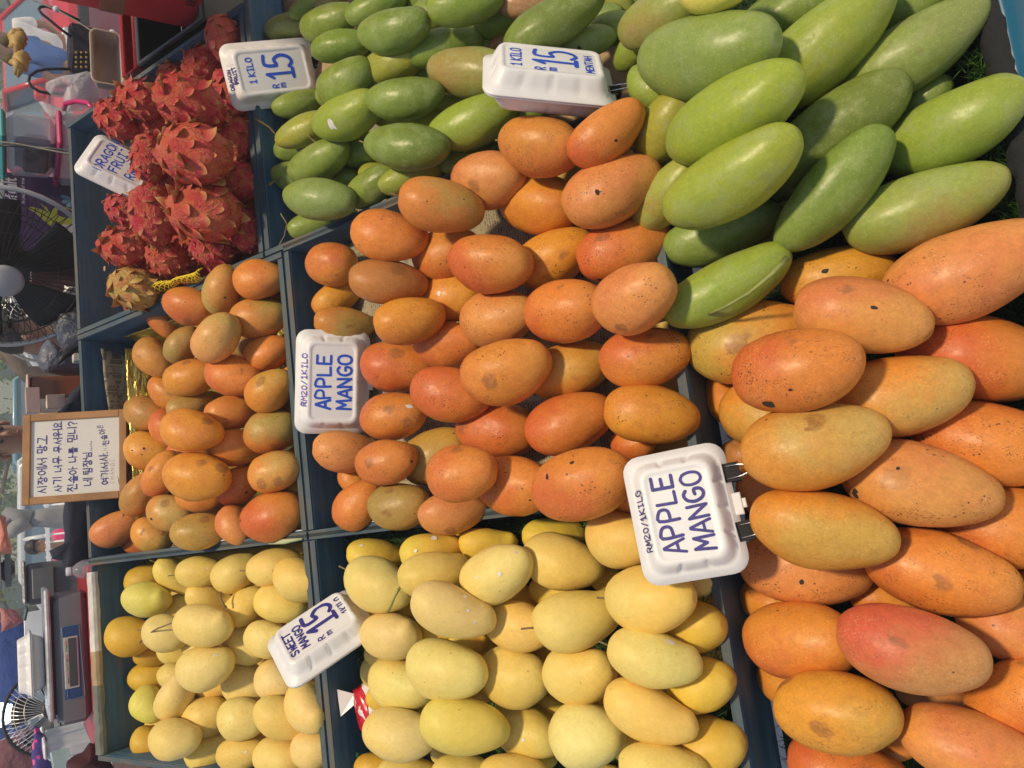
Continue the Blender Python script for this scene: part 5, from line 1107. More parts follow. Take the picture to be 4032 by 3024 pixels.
branchy('grey forking trunk seen between the written board and the grey bin', [[(262, 2035), (180, 2038), (100, 2045), .085], [(120, 2043), (60, 2030), (15, 2008), .05], [(105, 2048), (60, 2078), (30, 2110), .055], [(60, 2030), (30, 2050), (0, 2060), .02]], 4.6, simple('pale_bark', (.28, .29, .30), .8, var=.2, scale=8, bump=.4))
branchy('young bare tree with thin grey branches above the grey bundles', [[(235, 1330), (182, 1332), .022], [(182, 1332), (140, 1310), (95, 1293), .016], [(182, 1334), (130, 1338), (105, 1350), .016], [(178, 1336), (130, 1360), (98, 1378), .012], [(130, 1338), (110, 1326), .008]], 4.5)
branchy('thick dark leaning trunk beside the black fan', [[(110, 1480), (75, 1440), (30, 1385), (-10, 1335), .07], [(60, 1420), (20, 1410), (-15, 1400), .03]], 5.0)
mb = MB(); mb.box((-25, 34, 0), (30, 40, 7)); o = wmesh('street_building', mb, simple('pale_wall', (.80, .82, .84), .8, var=.1, scale=.5)); tag(o, 'long pale building wall across the street', 'building')  # wall colour made extra pale in place of overexposure
for k in range(16):
    mb = MB(); mb.box((-20 + k * 3, 33.9, 1.0), (-18.4 + k * 3, 34.02, 2.6), .03); mb.build('window', M['glass'], o)
    mb = MB(); mb.box((-20 + k * 3, 33.9, 4.2), (-18.4 + k * 3, 34.02, 5.8), .03); mb.build('window', M['glass'], o)

# ------------------------------------------------------------------ vendor's things just behind the display
ZT = 1.285
M['wood'] = simple('counter_wood', (.10, .05, .035), .6, var=.3, scale=6, bump=.3); M['dark'] = simple('dark_cloth', (.014, .018, .035), .85, var=.3, scale=6, bump=.4)
bt = empty('back_counter', (0, 0, 0)); tag(bt, 'dark counter behind the sloping display', 'counter')
mb = MB(); mb.box((-1.1, 1.86, ZT - .04), (.98, 3.05, ZT), .004); mb.build('counter_top', M['wood'], bt)
for x in (-1.0, .9):
    for y in (1.95, 2.95): mb = MB(); mb.box((x - .03, y - .03, 0), (x + .03, y + .03, ZT - .041)); mb.build('leg', M['wood'], bt)
def gbox(name, lab, cat, x0, x1, y0, y1, Y, dep, mat, bev=.006, rest=None, taper=0, group=None, comp=True):
    """upright box whose front face covers photo columns x0..x1 and rows y0..y1 at distance Y"""
    ym = (y0 + y1) / 2; xm = (x0 + x1) / 2
    top = at(x0, ym, Y)[2]; bot = at(x1, ym, Y)[2] if rest is None else rest
    xr, xl = at(xm, y0, Y)[0], at(xm, y1, Y)[0]; w0 = xr - xl
    if comp and xl > 0: xl = min(at(xm, y1, Y + dep)[0], xl + w0 * .6)       # the visible flank belongs to the outline
    if comp and xr < 0: xr = max(at(xm, y0, Y + dep)[0], xr - w0 * .6)
    w = xr - xl; cx_ = (xl + xr) / 2; h = top - bot
    mb = MB(); mb.box((-w/2, 0, 0), (w/2, dep, h), bev)
    if taper: mb.xf(lambda v: (v[0] * (1 - taper * (1 - v[2] / h)), dep/2 + (v[1] - dep/2) * (1 - taper * (1 - v[2] / h)), v[2]))
    o = mb.build(name, mat); o.location = (cx_, Y, bot)
    if lab: tag(o, lab, cat, group)
    return o, w, h
def flatprint(name, mat, parent, polys=None, strokes=None, y=-.0006):
    """flat print on the front face (local x,z) of a box"""
    mb = MB()
    for pl in polys or []: mb.add([(p[0], y, p[1]) for p in pl], [tuple(range(len(pl)))])
    if strokes:
        m2 = MB(); strokes(m2); mb.add([(v[0], y - v[2], v[1]) for v in m2.V], m2.F)
    return mb.build(name, mat, parent)
# tubs
M['clear'] = simple('clear_plastic', (.50, .54, .58), .15, var=.1, alpha=.55, coat=.3); M['teal'] = simple('teal_plastic', (.03, .30, .28), .3); M['magenta'] = simple('magenta_plastic', (.50, .02, .14), .3)
t1, w, h = gbox('storage_tub', 'tall clear storage tub with teal lid and magenta rimmed tub below', 'tub', 26, 228, 440, 705, 2.32, .30, M['clear'], .02, taper=.05)
lid, lw, lh = gbox('lid', None, None, -4, 27, 425, 712, 2.30, .34, M['teal'], .008); 
def reparent(o, p):
    o.location = (o.location.x - p.location.x, o.location.y - p.location.y, o.location.z - p.location.z); o.parent = p
reparent(lid, t1)
c2, *_ = gbox('food_load', None, None, 60, 226, 520, 690, 2.37, .2, simple('dim_contents', (.13, .11, .10), .8, var=.5, scale=12), .03); reparent(c2, t1)
t2, *_ = gbox('storage_tub', 'lower clear tub with magenta rim under the teal lidded tub', 'tub', 250, 300, 440, 735, 2.30, .33, M['clear'], .01, rest=ZT)
rm, *_ = gbox('rim', None, None, 228, 251, 433, 742, 2.285, .36, M['magenta'], .006); reparent(rm, t2)
hp = [at(*p_) for p_ in ((253, 430, 2.29), (258, 408, 2.24), (300, 398, 2.20), (345, 405, 2.16), (365, 425, 2.12))]; mb = MB(); mb.tube([Vector(a) - Vector(t2.location) for a in hp], .008, 7); mb.build('handle', M['magenta'], t2)
# printed carton
M['purple'] = simple('purple_card', (.055, .022, .10), .6, var=.1); M['pwhite'] = simple('print_white', (.6, .6, .66), .6, var=.03); M['plime'] = simple('print_lime', (.34, .38, .04), .6, var=.04); M['pblue'] = simple('print_sky', (.16, .40, .52), .6, var=.04)
cb, w, h = gbox('fruit_carton', 'purple fruit carton with white lettering, lime apple and blue flower', 'carton', 15, 290, 690, 1010, 2.66, .3, M['purple'], .004, rest=ZT, comp=False)
sx = w / 320
def PX(x, y): return ((850 - y) * sx, h - (x - 15) * sx)         # photo point to the carton's face
def lt(m2):
    write(m2, 'cofruit', PX(56, 825)[0] - .002, PX(56, 825)[1], .033, .0155, 0, .0062, jit=.0, adv=1.16)
    write(m2, 'Producers of true', PX(82, 806)[0], PX(82, 806)[1], .0085, .0052, 0, .0016, jit=0, adv=1.13)
flatprint('lettering', M['pwhite'], cb, strokes=lt)
ap = [PX(85, 822), PX(108, 818), PX(140, 828), PX(163, 842), PX(168, 825), PX(178, 812), PX(205, 807), PX(232, 814), PX(247, 830), PX(249, 885), PX(160, 888), PX(140, 868), PX(112, 840)]
flatprint('printed_apple', M['plime'], cb, [ap, [PX(163, 840), PX(150, 815), PX(136, 803), PX(131, 805), PX(145, 822), PX(157, 843)]])
flatprint('apple_hole', M['purple'], cb, [[(PX(210, 832)[0] + .018 * math.cos(a), PX(210, 832)[1] + .027 * math.sin(a)) for a in [2*math.pi*k/20 for k in range(20)]]], y=-.0012)
fl = []
for k in range(7):
    a = R_(80 + k * 37); c0 = PX(236, 772); fl.append([(c0[0] + math.cos(a) * r_ * .040 - math.sin(a) * s_ * .0075, c0[1] + math.sin(a) * r_ * .040 + math.cos(a) * s_ * .0075) for r_, s_ in ((.1, 0), (.45, -.8), (.8, -1), (1, 0), (.8, 1), (.45, .8))])
flatprint('printed_flower', M['pblue'], cb, fl, y=-.0008)
gbox('carton', 'pale grey board standing below the purple carton beside the fan', 'board', 225, 310, 885, 985, 2.5, .02, simple('grey_card', (.45, .46, .50), .6), .002, rest=ZT)
gbox('carton', 'dark maroon box behind the lower half of the black fan', 'box', 120, 320, 985, 1225, 2.75, .25, simple('maroon_card', (.07, .02, .025), .6), .004, rest=ZT)
gbox('plastic_bundle', 'shiny white wrapped pack beside the foot of the fan', 'pack', 255, 322, 1125, 1168, 2.3, .08, M['pack_white'], .012, rest=ZT)
# black standing fan
def fan(lab, px, py, Y, R, yaw, ring, guard, hubc, nw=60, bl=True, cap=.07):
    c = at(px, py, Y); e = empty('standing_fan', c); e.rotation_euler = (0, 0, yaw); tag(e, lab, 'fan')      # faces local -y
    def ringp(r, y): return [(r * math.cos(2*math.pi*k/48), y, r * math.sin(2*math.pi*k/48)) for k in range(48)]
    mb = MB(); mb.tube(ringp(R, 0), .0075, 8, close=True); mb.build('rim_ring', ring, e)
    for nm, s in (('front_guard', -1), ('rear_guard', 1)):
        mb = MB()
        for k in range(nw):
            a = 2*math.pi*k/nw; a2 = a + .35 * s
            P = []
            for j in range(6):
                t = j / 5; rr = cap + (R - cap) * t; aa = a + (a2 - a) * t; P.append((rr * math.cos(aa), s * .075 * math.cos(t * math.pi / 2) ** .7, rr * math.sin(aa)))
            mb.tube(P, .0013, 4, smooth=False)
        for q in (.45, .72): mb.tube([(x * (cap + (R - cap) * q) / R, s * .075 * math.cos(q * math.pi / 2) ** .7, z * (cap + (R - cap) * q) / R) for x, _, z in ringp(R, 0)], .0018, 4, close=True)
        mb.build(nm, guard, e)
    mb = MB(); mb.lathe([(.001, 0), (cap * .8, .001), (cap, .008), (cap, .014)], 28); mb.xf(lambda v: (v[0], -.078 - .014 + v[2], v[1])); mb.build('badge_cap', hubc, e)
    mb = MB(); mb.lathe([(.03, 0), (.055, .02), (.055, .12), (.03, .14)], 20); mb.xf(lambda v: (v[0], .08 + v[2], v[1])); mb.build('motor', guard, e)
    for k in range(5):
        V = []; F = []
        for i in range(9):
            rr = .03 + (R * .86 - .03) * i / 8
            for j in range(6):
                t = (j / 5 - .5) * (1.0 - .2 * i / 8); a = 2*math.pi*k/5 + t + .2 * i / 8
                V.append((rr * math.cos(a), .03 * (j / 5 - .5) * -2 * .6, rr * math.sin(a)))
        F = [(i*6+j, i*6+j+1, (i+1)*6+j+1, (i+1)*6+j) for i in range(8) for j in range(5)]
        o = link('blade', mesh('blade', V, F, True), M['blade'], e); md = o.modifiers.new('t', 'SOLIDIFY'); md.thickness = .002
    mb = MB(); mb.tube([(0, .12, -.03), (0, .12, -(c[2] - .04))], .014, 10); mb.build('pole', guard, e)
    mb = MB(); mb.lathe([(.19, -c[2] + .0), (.19, -c[2] + .02), (.03, -c[2] + .05)], 28, (0, .12, 0)); mb.build('foot', guard, e)
    return e
M['blade'] = simple('smoky_blade', (.012, .012, .014), .45); M['fanblk'] = simple('fan_black', (.012, .012, .014), .45); M['silver'] = simple('fan_silver', (.55, .56, .57), .35, .5); M['fangrey'] = simple('fan_cap_grey', (.42, .43, .45), .4)
fan('black standing fan with silver rim and grey cap in front of the purple carton', 16, 1062, 2.22, .255, R_(-42), M['silver'], M['fanblk'], M['fangrey'], 64, cap=.050)
fan('pale grey fan far behind the grey bundles', 165, 1262, 3.6, .19, R_(-20), M['silver'], M['silver'], M['fangrey'], 40)
fan('white wire fan glowing in daylight, beside the electronic scale', 215, 2790, 3.6, .185, R_(15), M['fanblk'], M['silver'], M['fanblk'], 56, cap=.05)
# woven bag
M['weave'] = simple('dark_weave', (.022, .022, .04), .8, var=.6, scale=45, bump=.8, bdist=.01); M['gold'] = simple('straw_yellow', (.45, .34, .10), .7)
wb, w, h = gbox('woven_bag', 'dark woven shopping bag with straw squares and two long handles', 'bag', 276, 385, 92, 300, 2.75, .16, M['weave'], .012, taper=.08)
wb.location.z = at(385, 200, 2.75)[2]; zb_ = wb.location.z
sdt = empty('side_table'); tag(sdt, 'low dark red table under the woven bag', 'table'); M['dred'] = simple('dark_red_top', (.12, .015, .015), .4)
mb = MB(); mb.box((1.0, 1.90, zb_ - .03), (2.6, 3.0, zb_ - .001), .004); mb.build('table_top', M['dred'], sdt)
for x in (1.05, 2.55):
    for y in (1.96, 2.94): mb = MB(); mb.box((x - .025, y - .025, 0), (x + .025, y + .025, zb_ - .031)); mb.build('leg', M['dred'], sdt)
for i in range(4):
    for j in range(3):
        a = at(300 + j * 20, 205 + i * 19, 2.748); mb = MB(); mb.box((-.0038, -.004, -.0038), (.0038, .004, .0038), .001); o = mb.build('straw_square', M['gold'], wb); o.location = Vector(a) - wb.location + Vector((0, .004, 0))
for pts in (((280, 145), (235, 112), (195, 78), (165, 55), (152, 38), (160, 27), (185, 25), (230, 40), (275, 62), (315, 82)), ((279, 273), (230, 271), (185, 272), (145, 280), (118, 298), (112, 320), (125, 342), (155, 360), (200, 369), (250, 368))):
    mb = MB(); mb.tube([Vector(at(x, y, 2.74)) - wb.location for x, y in pts], .0058, 8); mb.build('handle', M['fanblk'], wb)
# bananas
M['banana'] = simple('banana_skin', (.42, .27, .07), .5, var=.2, scale=10); M['bstem'] = simple('banana_crown', (.10, .08, .03), .8, bump=.4)
def bananas(lab, cxp, cyp, Y, items):
    c = at(cxp, cyp, Y); e = empty('banana_bunch', c); tag(e, lab, 'bananas', 'banana bunches hanging at the back')
    mb = MB(); mb.lathe([(.004, -.03), (.016, -.012), (.020, .008), (.008, .03)], 10); mb.build('crown', M['bstem'], e)
    for k, (x0, y0, x1, y1, dz) in enumerate(items):
        a, b = Vector(at(x0, y0, Y)) - Vector(c), Vector(at(x1, y1, Y - .01)) - Vector(c); d = b - a; s = Vector((d.z, 0, -d.x)).normalized()
        mb = MB(); P = []
        for j in range(8):
            t = j / 7; P.append(a + d * t + s * dz * math.sin(math.pi * t) * .018 + Vector((0, -.03 * math.sin(math.pi * t) - .003 * (k % 3), 0)))
        mb.tube(P, [.004, .010, .0145, .016, .016, .0145, .009, .004], 9); mb.build('banana', M['banana'], e)
bananas('bunch of small bananas hanging highest, at the photo corner', 35, 165, 2.45, [(35, 150, 75, 118, 1), (30, 158, 98, 140, 1), (38, 165, 106, 158, .6), (38, 172, 104, 175, .3), (40, 180, 92, 196, -.4), (36, 188, 62, 214, -1), (30, 150, 45, 125, 1), (42, 160, 84, 132, 1), (44, 182, 98, 186, -.2)])
bananas('second hanging bunch of bananas nearer the clear tub', 52, 238, 2.45, [(50, 236, 122, 235, .5), (50, 242, 112, 256, -.3), (50, 248, 98, 276, -.6), (42, 250, 70, 304, -.9), (36, 248, 58, 296, -1), (46, 250, 104, 288, -.7), (52, 232, 112, 222, .5)])
# plastic bags and bundles
M['filmy'] = simple('white_plastic_film', (.72, .73, .75), .3, var=.08, scale=8, bump=.5, bdist=.02, alpha=.55); M['greyfilm'] = simple('grey_plastic_film', (.22, .23, .25), .4, var=.25, scale=7, bump=1., bdist=.02)
def blob(name, lab, cat, outline, Y, dep, mat, seed=0, group=None, rest=None):
    """crumpled soft shape with the given outline in the photograph and real depth"""
    pts = [Vector(at(x, y, Y)) for x, y in outline]; c = sum(pts, Vector()) / len(pts); n = len(pts); m_ = 9; V = []; F = []
    dense = []
    for i in range(n):
        for q in range(4): dense.append(pts[i].lerp(pts[(i+1) % n], q / 4))
    N_ = len(dense)
    for j in range(m_ + 1):
        a = -math.pi / 2 + math.pi * j / m_
        for p_ in dense:
            v = c + (p_ - c) * max(.02, math.cos(a)) ** .55; v.y = c.y + math.sin(a) * dep / 2
            q = noise.noise(v * 14 + Vector((seed, 0, 0))) * .014 + noise.noise(v * 40) * .005; V.append(v - c + (p_ - c).normalized() * q + Vector((0, q * 1.2, 0)))
    for j in range(m_):
        for k in range(N_): F.append((j*N_+k, j*N_+(k+1) % N_, (j+1)*N_+(k+1) % N_, (j+1)*N_+k))
    F.append(tuple(range(N_-1, -1, -1))); F.append(tuple(m_*N_+k for k in range(N_)))
    mb = MB(); mb.add(V, F, True); o = mb.build(name, mat); o.location = c; tag(o, lab, cat, group); return o
blob('plastic_bag', 'white filmy plastic bag standing beside the woven bag', 'bag', [(175, 335), (215, 318), (285, 305), (345, 290), (385, 300), (395, 400), (330, 440), (270, 425), (250, 372), (200, 362)], 2.42, .10, M['filmy'], 1)
blob('plastic_bag', 'grey tied plastic strip beside the teal lidded tub', 'bag', [(160, 402), (215, 422), (260, 436), (262, 470), (205, 462), (180, 430)], 2.6, .04, M['filmy'], 2)
blob('plastic_bundle', 'grey plastic wrapped bundle by the corner of the dragon fruit crate', 'bundle', [(222, 1242), (300, 1225), (345, 1245), (345, 1370), (250, 1370), (218, 1310)], 2.35, .14, M['greyfilm'], 3)
blob('plastic_bundle', 'darker grey wrapped bundle between brown cabinet and grey bundle', 'bundle', [(190, 1345), (240, 1375), (330, 1375), (350, 1475), (170, 1478), (145, 1430), (150, 1385)], 2.55, .14, simple('smoky_film', (.12, .13, .17), .4, var=.3, scale=6, bump=.8, bdist=.02), 4)
gbox('switch_box', 'small white plug box against the back board', 'box', 287, 322, 1390, 1432, 2.15, .04, M['paperw'], .003, rest=ZT)
mb = MB(); P = [Vector(at(x, y, 2.12)) for x, y in ((228, 1432), (250, 1405), (275, 1385), (292, 1372), (318, 1352), (345, 1340))]; mb.tube([p_ - P[0] for p_ in P], [.004, .010, .012, .010, .012, .014], 7); o = mb.build('black_cable', M['fanblk']); o.location = P[0]; tag(o, 'thick black cable bundle in front of the grey bundles', 'cable')
# cabinet
M['cab'] = simple('brown_cabinet', (.26, .075, .03), .3, var=.2, scale=5, coat=.3)
cbn, *_ = gbox('cabinet', 'glossy red brown cabinet behind the written board and blue rim', 'cabinet', 118, 330, 1480, 1625, 2.45, .3, M['cab'], .006, rest=ZT)
dr, *_ = gbox('drawer_front', None, None, 180, 262, 1552, 1612, 2.437, .02, simple('pale_drawer', (.42, .32, .30), .4), .004); reparent(dr, cbn)
ct, *_ = gbox('cabinet_top', None, None, 106, 120, 1472, 1632, 2.43, .34, simple('cabinet_pink_top', (.50, .33, .30), .4), .003); reparent(ct, cbn)
gbox('paper_sheet', 'pale pinkish paper sheet hanging over the brown cabinet', 'paper', 102, 158, 1525, 1628, 2.41, .006, simple('pink_paper', (.55, .38, .36), .7, bump=.3), .001)
blob('dark_jacket', 'dark jacket lying between the cabinet and the written board', 'jacket', [(325, 1510), (290, 1540), (255, 1600), (200, 1650), (340, 1660), (345, 1560)], 2.2, .12, M['dark'], 6)
# navy bag and bottle side
blob('navy_backpack', 'large navy backpack right behind the crate, beside the clear bottle', 'backpack', [(258, 1960), (252, 2040), (258, 2140), (200, 2165), (212, 2195), (245, 2205), (262, 2260), (380, 2260), (385, 1960)], 2.15, .16, M['dark'], 7)
bo = empty('water_bottle', at(362, 2238, 1.98)); bo.rotation_euler = (R_(-6), 0, 0); tag(bo, 'clear plastic water bottle with pale cap behind the paper wrapped rim', 'bottle')
M['pet'] = simple('clear_bottle', (.55, .60, .66), .08, var=.05, alpha=.35, coat=.5, spec=.8)
hb = at(283, 2238, 1.98)[2] - at(362, 2238, 1.98)[2]
mb = MB(); mb.lathe([(.024, -.10), (.026, -.09), (.026, hb * .35), (.025, hb * .5), (.020, hb * .75), (.012, hb * .95), (.0085, hb)], 24); mb.build('bottle_body', M['pet'], bo)
mb = MB(); mb.lathe([(.011, hb), (.0115, hb + .002), (.0115, hb + .013), (.010, hb + .014)], 18); mb.build('cap', M['pwhite'], bo)
# grey bin, jars, shelf
M['greyp'] = simple('grey_plastic', (.17, .19, .20), .45, var=.2, scale=8, bump=.2)
gb, w, h = gbox('grey_bin', 'grey plastic bin with film over its lid beside the scale', 'bin', 100, 232, 2212, 2378, 2.5, .2, M['greyp'], .012, rest=ZT, taper=.06)
gl, *_ = gbox('lid', None, None, 88, 104, 2205, 2384, 2.49, .22, simple('film_lid', (.30, .31, .32), .3, bump=.9, bdist=.01), .006); reparent(gl, gb)
pn, *_ = gbox('side_panel', None, None, 125, 215, 2235, 2355, 2.492, .01, M['greyp'], .003); reparent(pn, gb)
j1, *_ = gbox('grey_jar', 'grey jar with lid at the very top edge beyond the grey bin', 'jar', 3, 60, 2180, 2312, 2.8, .16, M['greyp'], .03); j2, *_ = gbox('lid', None, None, -8, 4, 2172, 2320, 2.79, .18, simple('jar_lid', (.25, .26, .3), .4), .008); reparent(j2, j1)
sh, *_ = gbox('wall_shelf', 'thin teal shelf sloping under the grey bin', 'shelf', 96, 108, 2385, 2445, 2.6, .2, simple('shelf_teal', (.03, .10, .13), .5), .002)
sh.rotation_euler = (0, R_(12), 0)
for nm, lab, o_, Y, col in (('hanging_cloth', 'dusty pink cloth hanging above the shelf by the scale', [(0, 2395), (60, 2400), (92, 2432), (95, 2445), (60, 2465), (0, 2495)], 3.3, (.50, .20, .20)), ('hanging_cloth', 'orange pink cloth strip hanging beside the forked trunk', [(-10, 2020), (22, 2035), (45, 2150), (46, 2180), (-10, 2185)], 3.6, (.60, .22, .16)),
        ('hanging_cloth', 'blue tarpaulin hanging in the dark corner above the scale', [(-20, 2440), (105, 2440), (108, 2760), (110, 2900), (60, 2920), (-20, 2950)], 4.2, (.03, .06, .20)), ('hanging_cloth', 'red and blue striped cloth hanging at the bottom corner', [(-20, 2920), (60, 2890), (118, 2850), (128, 2900), (134, 3040), (-20, 3060)], 3.7, (.24, .10, .12))):
    blob(nm, lab, 'cloth', o_, Y, .05, simple('cloth_' + str(int(col[0] * 100)), col, .85, var=.25, scale=5, bump=.6, bdist=.02), 9)
m_, nt_, p_ = newmat('flower_cloth'); g_ = G(nt_); vv = g_.voro(g_.coord(), 34)
g_.L(g_.mix(g_.ramp(vv['Distance'], .30, .42, 1, 0), (.06, .04, .22), g_.mix(g_.sep(vv['Color'])[0], (.65, .05, .25), (.75, .20, .40))), p_.inputs['Base Color']); p_.inputs['Roughness'].default_value = .8
blob('hanging_cloth', 'bright pink flower print cloth hanging in the bottom corner', 'cloth', [(131, 2852), (150, 2858), (172, 2890), (200, 2950), (218, 3050), (130, 3060), (134, 2940)], 3.2, .04, m_, 11)
# lit lamp
lp = empty('hanging_lamp', at(4, 2815, 3.9)); tag(lp, 'glowing bluish white lamp at the top edge above the scale', 'lamp'); 
M['glow'] = simple('lamp_glow', (.8, .85, 1), .3, emis=(.72, .84, 1.0), es=14)
mb = MB(); mb.lathe([(.002, -.055), (.035, -.042), (.052, 0), (.035, .042), (.014, .06)], 20); mb.build('bulb', M['glow'], lp)
mb = MB(); mb.lathe([(.016, .055), (.018, .06), (.018, .11), (.006, .12)], 14); mb.tube([(0, 0, .11), (0, 0, 1.2)], .003, 6); mb.build('socket', M['fanblk'], lp)
# scale
M['sbody'] = simple('scale_grey', (.17, .18, .20), .38, var=.12, scale=8); M['steel'] = simple('worn_steel', (.42, .43, .46), .35, .6, .2, 25); M['navy'] = simple('panel_navy', (.02, .07, .22), .35); M['lcd'] = simple('lcd_off', (.06, .065, .075), .25); M['cream'] = simple('panel_cream', (.55, .54, .48), .5); M['pred'] = simple('print_red', (.5, .03, .05), .5); M['pblk'] = simple('print_black', (.03, .03, .04), .5)
sc, w, h = gbox('weighing_scale', 'grey electronic weighing scale with blue panel and dark display', 'scale', 218, 352, 2335, 2852, 1.99, .22, M['sbody'], .014, comp=False)
tp, *_ = gbox('weighing_plate', None, None, 182, 205, 2318, 2846, 1.985, .25, M['steel'], .004, comp=False); reparent(tp, sc)
nk, *_ = gbox('plate_support', None, None, 204, 220, 2350, 2820, 2.02, .16, M['fanblk'], .002, comp=False); reparent(nk, sc)
sx = w / 517.; zc = lambda x: h - (x - 218) * sx
def SX(y): return (2593.5 - y) * sx
def sp(name, mat, x0, x1, y0, y1, yy): mb = MB(); mb.box((SX(y1), yy, zc(x1)), (SX(y0), 0.002, zc(x0)), .0012); return mb.build(name, mat, sc)
sp('blue_panel', M['navy'], 245, 306, 2465, 2752, -.0015); sp('display_frame', M['cream'], 248, 300, 2508, 2712, -.0030); sp('display', M['lcd'], 264, 295, 2514, 2705, -.0038)
mb = MB()
rr_ = [(SX(y), zc(x)) for x, y in ((244, 2470), (249, 2464), (301, 2464), (306, 2470), (317, 2747), (312, 2754), (262, 2754), (256, 2748))]
mb.tube([(a, -.002, b) for a, b in rr_], .0006, 5, close=True); mb.build('panel_outline', M['pblue'], sc)
def lt2(m2): write(m2, 'Weight', SX(2690), zc(263), .0042, .0026, 0, .0007, jit=0); write(m2, 'Unit Price', SX(2640), zc(262), .0042, .0026, 0, .0007, jit=0); write(m2, 'Price', SX(2563), zc(261), .0042, .0026, 0, .0007, jit=0)
def lt3(m2): write(m2, '(Kg)', SX(2662), zc(263), .0042, .0026, 0, .0007, jit=0); write(m2, 'RM/Kg', SX(2602), zc(262), .0042, .0026, 0, .0007, jit=0); write(m2, '(RM)', SX(2540), zc(261), .0042, .0026, 0, .0007, jit=0)
FONT['K'] = FONT['K']; FONT['p'] = FONT['o']
flatprint('panel_lettering', M['pblk'], sc, strokes=lt2, y=-.0032); flatprint('panel_lettering', M['pred'], sc, strokes=lt3, y=-.0032)
fb = empty('foam_box', at(188, 2615, 2.03)); tag(fb, 'closed unmarked white foam box lying on the scale plate', 'foam box')
mb = MB(); shell(mb, .170, .135, .030, .014); mb.build('lid', M['foam'], fb).location = (0, .09, .034); mb = MB(); shell(mb, .168, .133, .030, .016, -1); mb.build('base', M['foam'], fb).location = (0, .09, .0335)
fb.location.z += .002
# red satin cloth over the counter's front edge
M['satin'] = simple('red_satin', (.50, .012, .012), .28, var=.25, scale=4, bump=.5, bdist=.01, coat=.2)
V = []; F = []; n = 40; zc0 = sc.location.z
for i in range(n + 1):
    x = -.03 - .47 * i / n; q = .006 * noise.noise(Vector((x * 14, 0, 0)))
    for j, (y, z) in enumerate(((2.35, zc0 - .003), (1.975, zc0 - .003), (1.93, zc0 - .006 + q), (1.90, zc0 - .035 + q), (1.885, zc0 - .07 + q), (1.88, zc0 - .16))): V.append((x, y + q * (j > 1), z))
F = [(i*6+k, i*6+k+1, (i+1)*6+k+1, (i+1)*6+k) for i in range(n) for k in range(5)]
o = link('table_cloth', mesh('table_cloth', V, F, True), M['satin']); md = o.modifiers.new('t', 'SOLIDIFY'); md.thickness = .002; tag(o, 'shiny red satin cloth under the weighing scale', 'cloth')
mb = MB(); mb.box((-.52, 1.96, ZT + .001), (-.02, 2.36, zc0 - .006), .003); o = mb.build('support_box', M['wood']); tag(o, 'dark box under the red satin cloth', 'box')
# freezer etc at the corner
fz, *_ = gbox('chest_freezer', 'white chest box behind the scale at the bottom corner', 'freezer', 182, 300, 2862, 2990, 3.0, .4, simple('white_enamel', (.72, .75, .78), .35), .012, rest=.9)
fl_, *_ = gbox('lid', None, None, 170, 183, 2855, 2995, 2.99, .42, simple('white_enamel2', (.78, .80, .82), .35), .006); reparent(fl_, fz)
gbox('glass_box', 'pale green glass box with white cup at the bottom corner', 'box', 205, 285, 2955, 3030, 2.6, .2, simple('pale_glass', (.50, .68, .66), .1, alpha=.6), .004)
blob('dark_jacket', 'dark maroon cloth heap at the corner behind the back crate', 'cloth heap', [(325, 2965), (355, 2930), (400, 2935), (460, 3040), (260, 3060), (270, 3000)], 1.98, .1, simple('maroon_cloth', (.05, .008, .012), .8, bump=.4), 12)
gbox('signboard', 'bright white board with grey stripes beyond the scale', 'board', 95, 185, 2405, 2560, 4.0, .03, simple('white_board', (.8, .82, .84), .5), .003)

# ------------------------------------------------------------------ written board
tr_, tl_, bl_, br_ = at(87, 1647, 1.815), at(96, 1997, 1.815), at(496, 1953, 1.725), at(508, 1600, 1.725)
ex = (tr_ - tl_ + br_ - bl_) / 2; Wd = np.linalg.norm(ex); ex /= Wd; ez = (tr_ - br_ + tl_ - bl_) / 2; ez -= ex * (ez @ ex); Hd = np.linalg.norm(ez); ez /= Hd; nn = np.cross(ex, ez)
wbd = empty('written_board', (tr_ + tl_ + bl_ + br_) / 4, basis_quat(ex, ez, nn)); tag(wbd, 'wood framed white board with blue Korean handwriting standing in the back crate', 'sign')
M['pine'] = simple('varnished_pine', (.36, .19, .075), .5, var=.2, scale=14, bump=.2); M['wbd'] = simple('white_board_face', (.68, .68, .64), .4, var=.03, scale=5)
fw = .018
for lo, hi in (((-Wd/2, Hd/2 - fw, -.008), (Wd/2, Hd/2, .008)), ((-Wd/2, -Hd/2, -.008), (Wd/2, -Hd/2 + fw, .008)), ((-Wd/2, -Hd/2 + fw, -.0078), (-Wd/2 + fw, Hd/2 - fw, .0078)), ((Wd/2 - fw, -Hd/2 + fw, -.0078), (Wd/2, Hd/2 - fw, .0078))):
    mb = MB(); mb.box(lo, hi, .0015); mb.build('frame', M['pine'], wbd)
mb = MB(); mb.box((-Wd/2 + fw - .004, -Hd/2 + fw - .004, -.005), (Wd/2 - fw + .004, Hd/2 - fw + .004, .002)); mb.build('white_panel', M['wbd'], wbd)
CHO = 'ㄱㄲㄴㄷㄸㄹㅁㅂㅃㅅㅆㅇㅈㅉㅊㅋㅌㅍㅎ'; JUNG = 'ㅏㅐㅑㅒㅓㅔㅕㅖㅗㅘㅙㅚㅛㅜㅝㅞㅟㅠㅡㅢㅣ'; JONG = ' ㄱㄲㄳㄴㄵㄶㄷㄹㄺㄻㄼㄽㄾㄿㅀㅁㅂㅄㅅㅆㅇㅈㅊㅋㅌㅍㅎ'
circ = [(.5 + .45 * math.cos(2*math.pi*k/12 + 1.5), .5 + .45 * math.sin(2*math.pi*k/12 + 1.5)) for k in range(13)]
